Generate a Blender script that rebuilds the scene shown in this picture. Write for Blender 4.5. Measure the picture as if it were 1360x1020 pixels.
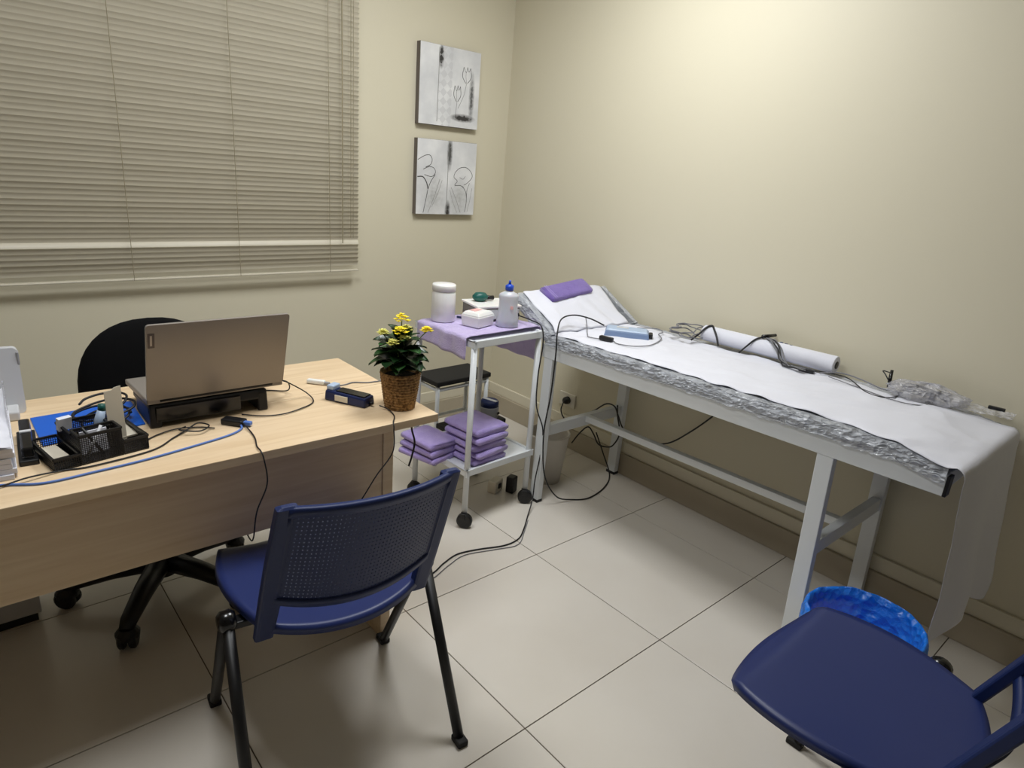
import bpy, bmesh, math, random
from mathutils import Vector, Matrix, noise
R = math.radians
random.seed(7)
for o in list(bpy.data.objects): bpy.data.objects.remove(o)
scene = bpy.context.scene
COL = scene.collection

# ---------------------------------------------------------------- camera
cam_d = bpy.data.cameras.new('camera'); cam = bpy.data.objects.new('camera', cam_d); COL.objects.link(cam)
cam_d.sensor_width = 36.0; cam_d.sensor_fit = 'HORIZONTAL'; cam_d.lens = 868.33 / 1360 * 36.0
cam_d.clip_start = 0.05
rt = Vector((0.75384, -0.65246, 0.07768)); up = Vector((0.15051, 0.28654, 0.94617)); fw = Vector((0.63959, 0.70157, -0.31420))
mw = Matrix.Identity(4)
for i in range(3): mw[i][0] = rt[i]; mw[i][1] = up[i]; mw[i][2] = -fw[i]
mw.translation = Vector((-2.5013, -2.9543, 1.4383))
cam.matrix_world = mw
scene.camera = cam
# ---------------------------------------------------------------- world + exposure
w = bpy.data.worlds.new('world'); scene.world = w; w.use_nodes = True
w.node_tree.nodes['Background'].inputs[0].default_value = (0.9, 0.95, 1, 1)
w.node_tree.nodes['Background'].inputs[1].default_value = 0.1
scene.view_settings.view_transform = 'Standard'; scene.view_settings.look = 'None'
scene.view_settings.gamma = 1.0; scene.view_settings.use_curve_mapping = False
scene.view_settings.exposure = 0.16
# ---------------------------------------------------------------- ceiling lamps (light of the room)
LAMPS = [(-0.88, -1.32, 20.0, 'above the treatment bed'), (-2.15, -1.55, 15.0, 'above the desk chair')]
CEIL = 2.62
def area_lamp(x, y, watts):
    d = bpy.data.lights.new('panel_light', 'AREA'); d.shape = 'RECTANGLE'; d.size = 0.56; d.size_y = 0.56; d.energy = watts
    d.color = (0.94, 0.97, 1.0)
    o = bpy.data.objects.new('panel_light', d); COL.objects.link(o); o.location = (x, y, CEIL - 0.05)
for a in LAMPS: area_lamp(*a[:3])

# ================================================================= helpers
def srgb(r, g, b):
    f = lambda c: (c / 255 / 12.92) if c / 255 <= 0.04045 else ((c / 255 + 0.055) / 1.055) ** 2.4
    return (f(r), f(g), f(b), 1.0)

MATS = {}
def mat(name, col, rough=0.5, metal=0.0, bump=None, vary=None, coat=0.0, trans=0.0, alpha=1.0, spec=0.5, sheen=0.0, sss=0.0, emit=0.0):
    """col: linear rgba; bump=(scale, strength, distance); vary=(scale, colour2, detail)"""
    m = bpy.data.materials.new(name); m.use_nodes = True
    nt = m.node_tree; b = nt.nodes['Principled BSDF']
    b.inputs['Base Color'].default_value = col; b.inputs['Roughness'].default_value = rough
    b.inputs['Metallic'].default_value = metal; b.inputs['Coat Weight'].default_value = coat
    b.inputs['Transmission Weight'].default_value = trans; b.inputs['Alpha'].default_value = alpha
    b.inputs['Specular IOR Level'].default_value = spec; b.inputs['Sheen Weight'].default_value = sheen
    if sss: b.inputs['Subsurface Weight'].default_value = sss; b.inputs['Subsurface Scale'].default_value = 0.01
    if emit:
        b.inputs['Emission Color'].default_value = col; b.inputs['Emission Strength'].default_value = emit
    tc = nt.nodes.new('ShaderNodeTexCoord')
    if vary:
        n = nt.nodes.new('ShaderNodeTexNoise'); n.inputs['Scale'].default_value = vary[0]; n.inputs['Detail'].default_value = vary[2] if len(vary) > 2 else 4
        r = nt.nodes.new('ShaderNodeValToRGB'); r.color_ramp.elements[0].position = 0.35; r.color_ramp.elements[1].position = 0.68
        r.color_ramp.elements[0].color = col; r.color_ramp.elements[1].color = vary[1]
        nt.links.new(tc.outputs['Object'], n.inputs['Vector']); nt.links.new(n.outputs['Fac'], r.inputs['Fac'])
        nt.links.new(r.outputs['Color'], b.inputs['Base Color'])
    if bump:
        n = nt.nodes.new('ShaderNodeTexNoise'); n.inputs['Scale'].default_value = bump[0]; n.inputs['Detail'].default_value = 5
        bp = nt.nodes.new('ShaderNodeBump'); bp.inputs['Strength'].default_value = bump[1]; bp.inputs['Distance'].default_value = bump[2]
        nt.links.new(tc.outputs['Object'], n.inputs['Vector']); nt.links.new(n.outputs['Fac'], bp.inputs['Height'])
        nt.links.new(bp.outputs['Normal'], b.inputs['Normal'])
    MATS[name] = m
    return m

mat('wall_paint', srgb(215, 208, 185), 0.55, bump=(60, 0.08, 0.002))
mat('wall_taupe', srgb(112, 105, 92), 0.6)  # unseen left and front walls; dark tone invented to keep bounced light low
mat('ceiling_paint', srgb(240, 238, 230), 0.8)
mat('tile', srgb(222, 216, 206), 0.22, vary=(2.2, srgb(216, 209, 198), 6), bump=(1.5, 0.02, 0.01), spec=0.5)
mat('grout', srgb(96, 84, 70), 0.9)
mat('base_tile', srgb(180, 170, 150), 0.35, vary=(3, srgb(172, 161, 140)))
mat('base_trim', srgb(220, 213, 192), 0.4)
mat('blind', srgb(206, 199, 180), 0.42)
mat('blind_rail', srgb(206, 199, 180), 0.4)
mat('cord', srgb(150, 140, 112), 0.8)
mat('white_steel', srgb(226, 230, 232), 0.32, coat=0.2)
mat('black_plastic', srgb(14, 14, 16), 0.45)
mat('black_gloss', srgb(10, 10, 12), 0.2)
mat('black_fabric', srgb(9, 9, 11), 0.95, bump=(400, 0.3, 0.001), spec=0.2)
mat('black_rubber', srgb(24, 23, 23), 0.75, bump=(120, 0.3, 0.001))
mat('cable_black', srgb(22, 21, 24), 0.5)
mat('cable_grey', srgb(120, 120, 124), 0.5)
mat('cable_white', srgb(216, 214, 210), 0.5)
mat('cable_blue', srgb(86, 122, 196), 0.45)
mat('blue_plastic', srgb(27, 42, 96), 0.42, bump=(500, 0.05, 0.0005))
mat('navy_plastic', srgb(12, 34, 86), 0.5, bump=(500, 0.05, 0.0005))
mat('chrome_dark', srgb(70, 72, 80), 0.15, metal=1.0)
mat('paper', srgb(222, 223, 232), 0.85, bump=(9, 0.32, 0.02))
mat('white_plastic', srgb(236, 235, 232), 0.35, sss=0.1)
mat('grey_plastic', srgb(150, 150, 152), 0.45)
mat('light_grey', srgb(200, 201, 203), 0.45)
mat('laptop_grey', srgb(150, 143, 136), 0.38, metal=0.35)
mat('laptop_badge', srgb(92, 84, 82), 0.3, metal=0.5)
mat('badge_light', srgb(176, 168, 160), 0.3, metal=0.5)
mat('folder_blue', srgb(14, 96, 206), 0.35)
mat('lilac', srgb(170, 150, 218), 0.95, bump=(260, 0.9, 0.004), sheen=0.4, vary=(30, srgb(184, 166, 226), 3))
mat('lilac_pale', srgb(196, 180, 226), 0.95, bump=(260, 0.9, 0.004), sheen=0.4, vary=(30, srgb(206, 192, 232), 3))
mat('purple', srgb(116, 92, 172), 0.95, bump=(260, 1.0, 0.005), sheen=0.4, vary=(30, srgb(130, 106, 186), 3))
mat('leaf', srgb(38, 74, 34), 0.38, vary=(40, srgb(58, 98, 48), 3))
mat('leaf_dark', srgb(24, 52, 26), 0.35, vary=(40, srgb(40, 74, 36), 3))
mat('stem', srgb(104, 128, 70), 0.6)
mat('petal', srgb(248, 226, 40), 0.6)
mat('petal_pale', srgb(226, 222, 120), 0.6)
mat('soil', srgb(34, 26, 20), 1.0, bump=(120, 1, 0.01))
mat('teal', srgb(20, 88, 80), 0.4)
mat('device_blue', srgb(172, 190, 214), 0.4)
mat('device_side', srgb(122, 142, 176), 0.4)
mat('navy_device', srgb(24, 36, 78), 0.35)
mat('blue_cap', srgb(30, 74, 190), 0.35)
mat('pink', srgb(226, 176, 172), 0.6)
mat('cream_card', srgb(216, 208, 190), 0.6)
mat('bin_white', srgb(212, 206, 196), 0.5)
mat('ink', srgb(64, 62, 60), 0.9)
mat('ink_soft', srgb(136, 134, 130), 0.9)
mat('canvas_edge_shade', srgb(112, 104, 98), 0.8)  # picture sides: shade put into the colour as a dark grey
mat('lamp_frame', srgb(240, 240, 240), 0.4)
mat('lamp_glow', (1, 0.99, 0.96, 1), 0.5, emit=4.0)
mat('outlet', srgb(222, 216, 200), 0.35)
mat('basket', srgb(112, 78, 40), 0.85)
mat('mattress', srgb(126, 130, 138), 0.5)
mat('bottle_pe', srgb(226, 228, 236), 0.3, trans=0.35, sss=0.2)
mat('unit_side', srgb(118, 114, 110), 0.5)

def node_mat(name):
    m = bpy.data.materials.new(name); m.use_nodes = True; MATS[name] = m
    return m, m.node_tree, m.node_tree.nodes['Principled BSDF']

def wood():
    m, nt, b = node_mat('wood'); N = nt.nodes; L = nt.links
    tc = N.new('ShaderNodeTexCoord'); mp = N.new('ShaderNodeMapping'); mp.inputs['Scale'].default_value = (1.2, 22, 22)
    n = N.new('ShaderNodeTexNoise'); n.inputs['Scale'].default_value = 2.6; n.inputs['Detail'].default_value = 7; n.inputs['Distortion'].default_value = 0.6
    r = N.new('ShaderNodeValToRGB'); r.color_ramp.elements[0].position = 0.3; r.color_ramp.elements[1].position = 0.72
    r.color_ramp.elements[0].color = srgb(218, 190, 152); r.color_ramp.elements[1].color = srgb(232, 208, 174)
    L.new(tc.outputs['Object'], mp.inputs['Vector']); L.new(mp.outputs['Vector'], n.inputs['Vector']); L.new(n.outputs['Fac'], r.inputs['Fac'])
    L.new(r.outputs['Color'], b.inputs['Base Color']); b.inputs['Roughness'].default_value = 0.42
wood()

def basket_mat():
    m, nt, b = MATS['basket'], MATS['basket'].node_tree, MATS['basket'].node_tree.nodes['Principled BSDF']
    N = nt.nodes; L = nt.links
    tc = N.new('ShaderNodeTexCoord'); n = N.new('ShaderNodeTexNoise'); n.inputs['Scale'].default_value = 130; n.inputs['Detail'].default_value = 3
    r = N.new('ShaderNodeValToRGB'); r.color_ramp.elements[0].position = 0.35; r.color_ramp.elements[1].position = 0.65
    r.color_ramp.elements[0].color = srgb(104, 74, 42); r.color_ramp.elements[1].color = srgb(184, 144, 92)
    L.new(tc.outputs['Object'], n.inputs['Vector']); L.new(n.outputs['Fac'], r.inputs['Fac']); L.new(r.outputs['Color'], b.inputs['Base Color'])
basket_mat()

def clear_plastic(name, col, alpha, rough=0.12):
    m, nt, b = node_mat(name)
    b.inputs['Base Color'].default_value = col; b.inputs['Roughness'].default_value = rough
    b.inputs['Alpha'].default_value = alpha; b.inputs['Specular IOR Level'].default_value = 0.8
    N = nt.nodes; L = nt.links
    tc = N.new('ShaderNodeTexCoord'); v = N.new('ShaderNodeTexVoronoi'); v.inputs['Scale'].default_value = 38
    n = N.new('ShaderNodeTexNoise'); n.inputs['Scale'].default_value = 22; n.inputs['Detail'].default_value = 6; n.inputs['Distortion'].default_value = 1.4
    ad = N.new('ShaderNodeMath'); ad.operation = 'ADD'
    bp = N.new('ShaderNodeBump'); bp.inputs['Strength'].default_value = 0.9; bp.inputs['Distance'].default_value = 0.012
    L.new(tc.outputs['Object'], v.inputs['Vector']); L.new(tc.outputs['Object'], n.inputs['Vector'])
    L.new(v.outputs['Distance'], ad.inputs[0]); L.new(n.outputs['Fac'], ad.inputs[1]); L.new(ad.outputs[0], bp.inputs['Height'])
    L.new(bp.outputs['Normal'], b.inputs['Normal'])
clear_plastic('plastic_sheet', srgb(206, 210, 218), 0.62)
clear_plastic('clear_bag', srgb(206, 206, 214), 0.42)
clear_plastic('blue_bag', srgb(22, 130, 246), 0.88, 0.25)

def canvas_mat(name, kind):
    m, nt, b = node_mat(name); N = nt.nodes; L = nt.links
    b.inputs['Roughness'].default_value = 0.85
    tc = N.new('ShaderNodeTexCoord'); n = N.new('ShaderNodeTexNoise'); n.inputs['Scale'].default_value = 9; n.inputs['Detail'].default_value = 6
    r = N.new('ShaderNodeValToRGB'); r.color_ramp.elements[0].position = 0.3; r.color_ramp.elements[1].position = 0.7
    r.color_ramp.elements[0].color = srgb(206, 207, 209); r.color_ramp.elements[1].color = srgb(232, 232, 232)
    L.new(tc.outputs['Object'], n.inputs['Vector']); L.new(n.outputs['Fac'], r.inputs['Fac'])
    cur = r.outputs['Color']
    def smudge(cur, cx, cz, rx, rz, col, amt):
        mp = N.new('ShaderNodeMapping'); mp.vector_type = 'POINT'
        mp.inputs['Location'].default_value = (-cx / rx, 0, -cz / rz); mp.inputs['Scale'].default_value = (1 / rx, 0, 1 / rz)
        g = N.new('ShaderNodeTexGradient'); g.gradient_type = 'SPHERICAL'
        n2 = N.new('ShaderNodeTexNoise'); n2.inputs['Scale'].default_value = 60; n2.inputs['Detail'].default_value = 4
        mu = N.new('ShaderNodeMath'); mu.operation = 'MULTIPLY'; m2 = N.new('ShaderNodeMath'); m2.operation = 'MULTIPLY'; m2.inputs[1].default_value = amt; m2.use_clamp = True
        mx = N.new('ShaderNodeMix'); mx.data_type = 'RGBA'
        L.new(tc.outputs['Object'], mp.inputs['Vector']); L.new(mp.outputs['Vector'], g.inputs['Vector']); L.new(tc.outputs['Object'], n2.inputs['Vector'])
        L.new(g.outputs['Fac'], mu.inputs[0]); L.new(n2.outputs['Fac'], mu.inputs[1]); L.new(mu.outputs[0], m2.inputs[0])
        L.new(m2.outputs[0], mx.inputs['Factor']); L.new(cur, mx.inputs['A']); mx.inputs['B'].default_value = col
        return mx.outputs['Result']
    dk = srgb(58, 56, 54)
    if kind == 1:
        cur = smudge(cur, -0.060, 0.135, 0.018, 0.062, dk, 4.0)
        cur = smudge(cur, 0.135, -0.030, 0.020, 0.13, srgb(96, 96, 96), 2.6)
        cur = smudge(cur, 0.085, -0.135, 0.085, 0.022, dk, 3.6)
        # pale checker column left of the tulips
        mp = N.new('ShaderNodeMapping'); mp.inputs['Rotation'].default_value = (0, R(45), 0); mp.inputs['Location'].default_value = (0.003, 0.3, 0.004)
        ck = N.new('ShaderNodeTexChecker'); ck.inputs['Scale'].default_value = 34
        sp = N.new('ShaderNodeSeparateXYZ'); c1 = N.new('ShaderNodeMath'); c1.operation = 'COMPARE'; c1.inputs[1].default_value = -0.030; c1.inputs[2].default_value = 0.040
        mu = N.new('ShaderNodeMath'); mu.operation = 'MULTIPLY'; m2 = N.new('ShaderNodeMath'); m2.operation = 'MULTIPLY'; m2.inputs[1].default_value = 0.55
        mx = N.new('ShaderNodeMix'); mx.data_type = 'RGBA'; mx.inputs['B'].default_value = srgb(196, 196, 198)
        L.new(tc.outputs['Object'], mp.inputs['Vector']); L.new(mp.outputs['Vector'], ck.inputs['Vector']); L.new(tc.outputs['Object'], sp.inputs['Vector'])
        L.new(sp.outputs['X'], c1.inputs[0]); L.new(c1.outputs[0], mu.inputs[0]); L.new(ck.outputs['Fac'], mu.inputs[1]); L.new(mu.outputs[0], m2.inputs[0])
        L.new(m2.outputs[0], mx.inputs['Factor']); L.new(cur, mx.inputs['A']); cur = mx.outputs['Result']
    else:
        cur = smudge(cur, 0.012, 0.125, 0.020, 0.10, srgb(80, 80, 78), 3.0)
        cur = smudge(cur, 0.012, -0.165, 0.020, 0.06, dk, 3.0)
        cur = smudge(cur, -0.08, -0.09, 0.09, 0.13, srgb(150, 150, 146), 1.0)
        cur = smudge(cur, 0.08, -0.10, 0.08, 0.12, srgb(150, 150, 146), 1.0)
    L.new(cur, b.inputs['Base Color'])
canvas_mat('canvas_tulips', 1); canvas_mat('canvas_lilies', 2)

class MB:
    """collects geometry for ONE mesh"""
    def __init__(s): s.v = []; s.f = []
    def add(s, vs, fs):
        n = len(s.v); s.v += [Vector(p) for p in vs]; s.f += [tuple(i + n for i in f) for f in fs]; return s
    def box(s, c, d, M=None):
        x, y, z = d[0] / 2, d[1] / 2, d[2] / 2
        vs = [Vector((a * x, b * y, e * z)) for e in (-1, 1) for b in (-1, 1) for a in (-1, 1)]
        if M is not None: vs = [M @ p for p in vs]
        return s.add([p + Vector(c) for p in vs], [(0, 2, 3, 1), (4, 5, 7, 6), (0, 1, 5, 4), (2, 6, 7, 3), (0, 4, 6, 2), (1, 3, 7, 5)])
    def hexa(s, lo, hi):           # two quads (4 pts each, same order)
        return s.add(list(lo) + list(hi), [(3, 2, 1, 0), (4, 5, 6, 7), (0, 1, 5, 4), (1, 2, 6, 5), (2, 3, 7, 6), (3, 0, 4, 7)])
    def bar(s, a, b, wx, wy, side=None):
        a, b = Vector(a), Vector(b); d = (b - a).normalized()
        sd = Vector(side) if side else (Vector((1, 0, 0)) if abs(d.x) < 0.9 else Vector((0, 1, 0)))
        u = (sd - d * sd.dot(d)).normalized(); v = d.cross(u)
        q = [(-1, -1), (1, -1), (1, 1), (-1, 1)]
        return s.hexa([a + u * i * wx / 2 + v * j * wy / 2 for i, j in q], [b + u * i * wx / 2 + v * j * wy / 2 for i, j in q])
    def tube(s, pts, r, n=8, caps=True):
        pts = [Vector(p) for p in pts]; rs = r if isinstance(r, (list, tuple)) else [r] * len(pts)
        t0 = (pts[1] - pts[0]).normalized(); ref = Vector((0, 0, 1)) if abs(t0.z) < 0.9 else Vector((1, 0, 0))
        u = t0.cross(ref).normalized(); vs = []; fs = []
        for k, p in enumerate(pts):
            t = (pts[min(k + 1, len(pts) - 1)] - pts[max(k - 1, 0)]).normalized()
            u = (u - t * u.dot(t)); u = u.normalized() if u.length > 1e-9 else t.orthogonal().normalized()
            v = t.cross(u)
            vs += [p + (u * math.cos(2 * math.pi * i / n) + v * math.sin(2 * math.pi * i / n)) * rs[k] for i in range(n)]
        for k in range(len(pts) - 1):
            for i in range(n):
                j = (i + 1) % n; fs.append((k * n + i, k * n + j, (k + 1) * n + j, (k + 1) * n + i))
        if caps: fs.append(tuple(reversed(range(n)))); fs.append(tuple((len(pts) - 1) * n + i for i in range(n)))
        return s.add(vs, fs)
    def lathe(s, prof, n=28, c=(0, 0, 0), M=None, sx=1, sy=1):
        vs = []; fs = []
        for r, z in prof:
            for i in range(n):
                a = 2 * math.pi * i / n; p = Vector((r * math.cos(a) * sx, r * math.sin(a) * sy, z)); vs.append((M @ p if M is not None else p) + Vector(c))
        for k in range(len(prof) - 1):
            for i in range(n):
                j = (i + 1) % n; fs.append((k * n + i, k * n + j, (k + 1) * n + j, (k + 1) * n + i))
        if prof[0][0] > 1e-5: fs.append(tuple(reversed(range(n))))
        if prof[-1][0] > 1e-5: fs.append(tuple((len(prof) - 1) * n + i for i in range(n)))
        return s.add(vs, fs)
    def grid(s, fn, nu, nv):
        vs = [fn(i / nu, j / nv) for j in range(nv + 1) for i in range(nu + 1)]; a = nu + 1
        return s.add(vs, [(j * a + i, j * a + i + 1, (j + 1) * a + i + 1, (j + 1) * a + i) for j in range(nv) for i in range(nu)])
    def mesh(s, name):
        me = bpy.data.meshes.new(name); me.from_pydata([tuple(p) for p in s.v], [], s.f)
        bm = bmesh.new(); bm.from_mesh(me); bmesh.ops.remove_doubles(bm, verts=bm.verts, dist=1e-6); bmesh.ops.recalc_face_normals(bm, faces=bm.faces); bm.to_mesh(me); bm.free()
        return me
    def build(s, name, m, parent=None, smooth=False, bevel=0.0, solid=0.0, sub=0, off=-1, loc=None, rz=0.0):
        o = bpy.data.objects.new(name, s.mesh(name)); COL.objects.link(o)
        o.data.materials.append(MATS[m]); o.parent = parent
        if loc is not None: o.location = loc
        o.rotation_euler.z = rz
        if smooth: o.data.polygons.foreach_set('use_smooth', [True] * len(o.data.polygons))
        if solid:
            md = o.modifiers.new('solid', 'SOLIDIFY'); md.thickness = solid; md.offset = off
        if bevel:
            md = o.modifiers.new('bevel', 'BEVEL'); md.width = bevel; md.segments = 2; md.limit_method = 'ANGLE'
        if sub:
            md = o.modifiers.new('sub', 'SUBSURF'); md.levels = sub; md.render_levels = sub
        return o

def tag(o, label=None, cat=None, group=None, kind=None):
    if label: o['label'] = label
    if cat: o['category'] = cat
    if group: o['group'] = group
    if kind: o['kind'] = kind
    return o
def thing(name, label, cat, loc=(0, 0, 0), rz=0.0, group=None):
    o = bpy.data.objects.new(name, None); COL.objects.link(o); o.empty_display_size = 0.05
    o.location = loc; o.rotation_euler = (0, 0, rz)
    return tag(o, label, cat, group)
def copy_tree(o, parent=None):
    c = o.copy(); COL.objects.link(c); c.parent = parent
    for ch in o.children: copy_tree(ch, c)
    return c
def spline(pts, k=8):
    P = [Vector(p) for p in pts]; P = [P[0] * 2 - P[1]] + P + [P[-1] * 2 - P[-2]]; out = []
    for i in range(1, len(P) - 2):
        for j in range(k):
            t = j / k; a, b, c, d = P[i - 1], P[i], P[i + 1], P[i + 2]
            out.append(0.5 * ((2 * b) + (c - a) * t + (2 * a - 5 * b + 4 * c - d) * t * t + (3 * b - a - 3 * c + d) * t ** 3))
    out.append(P[-2]); return out
def cable(name, pts, r, m, label, cat='cable', parent=None, k=8):
    o = MB().tube(spline(pts, k), r, 8).build(name, m, parent, smooth=True)
    return tag(o, label, cat) if parent is None else o
def sm(a, b, x):
    t = max(0, min(1, (x - a) / (b - a))); return t * t * (3 - 2 * t)
def nz(x, y, z=0.0, s=1.0): return noise.noise(Vector((x * s, y * s, z * s)))

# ================================================================= the room
XL, YF = -3.45, -3.75
fl = MB().box(((XL) / 2, YF / 2, -0.05), (-XL + 0.2, -YF + 0.2, 0.094)).build('floor', 'grout'); tag(fl, kind='structure')
tx0, ty0, T = -0.281, -1.401, 0.60
xs = sorted([0.0] + [tx0 - T * i for i in range(-1, 8) if XL < tx0 - T * i < -0.02] + [XL])
ys = sorted([0.0] + [ty0 - T * i for i in range(-4, 8) if YF < ty0 - T * i < -0.02] + [YF])
G = 0.0016; tile_me = {}
for i in range(len(xs) - 1):
    for j in range(len(ys) - 1):
        dx, dy = xs[i + 1] - xs[i] - 2 * G, ys[j + 1] - ys[j] - 2 * G
        key = (round(dx, 4), round(dy, 4))
        c = ((xs[i] + xs[i + 1]) / 2, (ys[j] + ys[j + 1]) / 2, 0)
        if key not in tile_me:
            o = MB().box((0, 0, -0.004), (dx, dy, 0.008)).build('tile', 'tile', fl, bevel=0.0008); tile_me[key] = o
        else:
            o = tile_me[key].copy(); COL.objects.link(o)
        o.location = c
tag(MB().box((XL / 2, 0.05, CEIL / 2), (-XL + 0.2, 0.1, CEIL)).build('wall_back', 'wall_paint'), kind='structure')
tag(MB().box((0.05, YF / 2, CEIL / 2), (0.1, -YF, CEIL)).build('wall_right', 'wall_paint'), kind='structure')
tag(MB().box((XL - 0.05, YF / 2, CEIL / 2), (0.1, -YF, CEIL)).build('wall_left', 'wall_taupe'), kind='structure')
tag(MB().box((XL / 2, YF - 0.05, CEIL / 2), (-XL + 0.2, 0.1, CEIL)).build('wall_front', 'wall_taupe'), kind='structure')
tag(MB().box((XL / 2, YF / 2, CEIL + 0.05), (-XL + 0.2, -YF + 0.2, 0.1)).build('ceiling', 'ceiling_paint'), kind='structure')
def baseboard(name, a, b, inward):
    a, b, n = Vector(a), Vector(b), Vector(inward)
    r = MB().hexa([a, b, b + n * 0.024, a + n * 0.024], [p + Vector((0, 0, 0.112)) for p in (a, b, b + n * 0.024, a + n * 0.024)]).build(name, 'base_tile', bevel=0.003)
    tag(r, kind='structure')
    MB().hexa([p + Vector((0, 0, 0.112)) for p in (a, b, b + n * 0.013, a + n * 0.013)], [p + Vector((0, 0, 0.172)) for p in (a, b, b + n * 0.013, a + n * 0.013)]).build('upper_moulding', 'base_trim', r, bevel=0.003)
baseboard('baseboard_back', (XL, 0, 0), (0, 0, 0), (0, -1, 0))
baseboard('baseboard_right', (0, -0.016, 0), (0, YF, 0), (-1, 0, 0))
baseboard('baseboard_left', (XL, -0.016, 0), (XL, YF, 0), (1, 0, 0))
for (x, y, e, where) in LAMPS:
    t = thing('ceiling_lamp', 'square white ceiling panel lamp ' + where, 'lamp', (x, y, CEIL - 0.03))
    f = MB()
    for sx, sy, wx, wy in ((0, 1, .62, .02), (0, -1, .62, .02), (1, 0, .02, .58), (-1, 0, .02, .58)): f.box((sx * .3, sy * .3, 0.015), (wx, wy, 0.03))
    f.build('frame', 'lamp_frame', t); MB().box((0, 0, 0.018), (.585, .585, .01)).build('diffuser', 'lamp_glow', t)

# ================================================================= window blind
BX0, BX1, BZ0, BZ1, PITCH = -2.95, -0.938, 0.925, 2.30, 0.0195
bl = thing('venetian_blind', 'closed beige aluminium venetian blind over the window', 'blind', ((BX0 + BX1) / 2, -0.055, 0.9))
BL = BX1 - BX0
def slat_mesh():
    prof = [(-0.0125, 0), (-0.0065, 0.0017), (0, 0.0022), (0.0065, 0.0017), (0.0125, 0)]
    m = MB()
    m.grid(lambda u, v: Vector((-BL / 2 + BL * u, prof[round(v * 4)][0], prof[round(v * 4)][1])), 1, 4)
    return m
sl0 = slat_mesh().build('slat', 'blind', bl, smooth=True)
ns = int((BZ1 - BZ0 - 0.03) / PITCH)
for k in range(ns):
    o = sl0 if k == 0 else sl0.copy()
    if k: COL.objects.link(o)
    ang = -64 + 3 * math.sin(k * 1.7)
    if k == 5: ang = 58
    o.location = (0, 0, BZ0 - 0.9 + 0.012 + PITCH * k + (0.004 if k == 5 else 0)); o.rotation_euler = (R(ang), 0, 0)
MB().box((0, 0, 0.003), (BL, 0.024, 0.009)).build('bottom_rail', 'blind_rail', bl, bevel=0.004)
MB().box((0, 0, BZ1 - 0.9), (BL, 0.03, 0.03)).build('head_rail', 'blind_rail', bl, bevel=0.003)
for x in (-2.6, -1.915, -1.505, -1.09):
    MB().tube([(x - (BX0 + BX1) / 2, -0.0145, 0.0), (x - (BX0 + BX1) / 2, -0.0145, BZ1 - 0.9)], 0.0011, 6).build('ladder_cord', 'cord', bl)
MB().tube([(-1.028 - (BX0 + BX1) / 2, -0.019, 0.135), (-1.028 - (BX0 + BX1) / 2, -0.019, BZ1 - 0.9)], 0.0024, 8).build('tilt_wand', 'cord', bl)
for dx in (-0.985, -0.972):
    MB().tube([(dx - (BX0 + BX1) / 2, -0.0165, 0.16), (dx - (BX0 + BX1) / 2, -0.0165, BZ1 - 0.9)], 0.0010, 6).build('pull_cord', 'cord', bl)
# ================================================================= canvas pictures
def ribbon(m, pts, wd, y, k=6):
    P = spline(pts, k)
    for i in range(len(P) - 1):
        a, b = P[i], P[i + 1]; d = (b - a); n = Vector((-d.y, d.x, 0)).normalized() * wd / 2 if d.length > 0 else Vector((0, 0, 0))
        q = [a - n, b - n, b + n, a + n]
        m.add([(p.x, y, p.y) for p in q], [(0, 1, 2, 3)])
def picture(name, label, cx, cz, wd, ht, cm, strokes, soft):
    t = thing(name, label, 'picture', (cx, -0.001, cz), 0)
    MB().box((0, -0.015, 0), (wd, 0.030, ht)).build('stretcher_edge', 'canvas_edge_shade', t, bevel=0.001)
    MB().box((0, -0.031, 0), (wd - .002, 0.002, ht - .002)).build('canvas', cm, t)
    m = MB()
    for pts, wd2 in strokes: ribbon(m, [(a * wd, b * ht, 0) for a, b in pts], wd2, -0.0328)
    tag(m.build('ink_lines', 'ink', t), kind='stuff')
    m = MB()
    for pts, wd2 in soft: ribbon(m, [(a * wd, b * ht, 0) for a, b in pts], wd2, -0.0326)
    tag(m.build('faint_lines', 'ink_soft', t), kind='stuff')
def tulip(cx, cz, w_, h_):
    return [([(cx - .1 * w_, cz - .5 * h_), (cx - .5 * w_, cz - .1 * h_), (cx - .38 * w_, cz + .45 * h_)], .0028),
            ([(cx + .1 * w_, cz - .5 * h_), (cx + .5 * w_, cz - .1 * h_), (cx + .40 * w_, cz + .45 * h_)], .0028),
            ([(cx - .38 * w_, cz + .45 * h_), (cx - .1 * w_, cz + .15 * h_), (cx + .05 * w_, cz + .48 * h_)], .002),
            ([(cx + .40 * w_, cz + .45 * h_), (cx + .2 * w_, cz + .2 * h_), (cx + .05 * w_, cz + .48 * h_)], .002),
            ([(cx, cz - .5 * h_), (cx - .12 * w_, cz), (cx + .05 * w_, cz + .4 * h_)], .0014)]
picture('canvas_picture', 'square canvas print of two grey tulips, the upper of two pictures', -0.418, 1.790, 0.366, 0.366, 'canvas_tulips',
        tulip(0.27, 0.19, .15, .21) + tulip(0.12, -0.06, .12, .21) + [([(.27, .09), (.24, -.05), (.18, -.18), (.14, -.25)], .0016), ([(.12, -.16), (.11, -.28), (.10, -.38)], .0016)],
        [([(-.20, .47), (-.20, .1), (-.205, -.45)], .003)])
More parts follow.
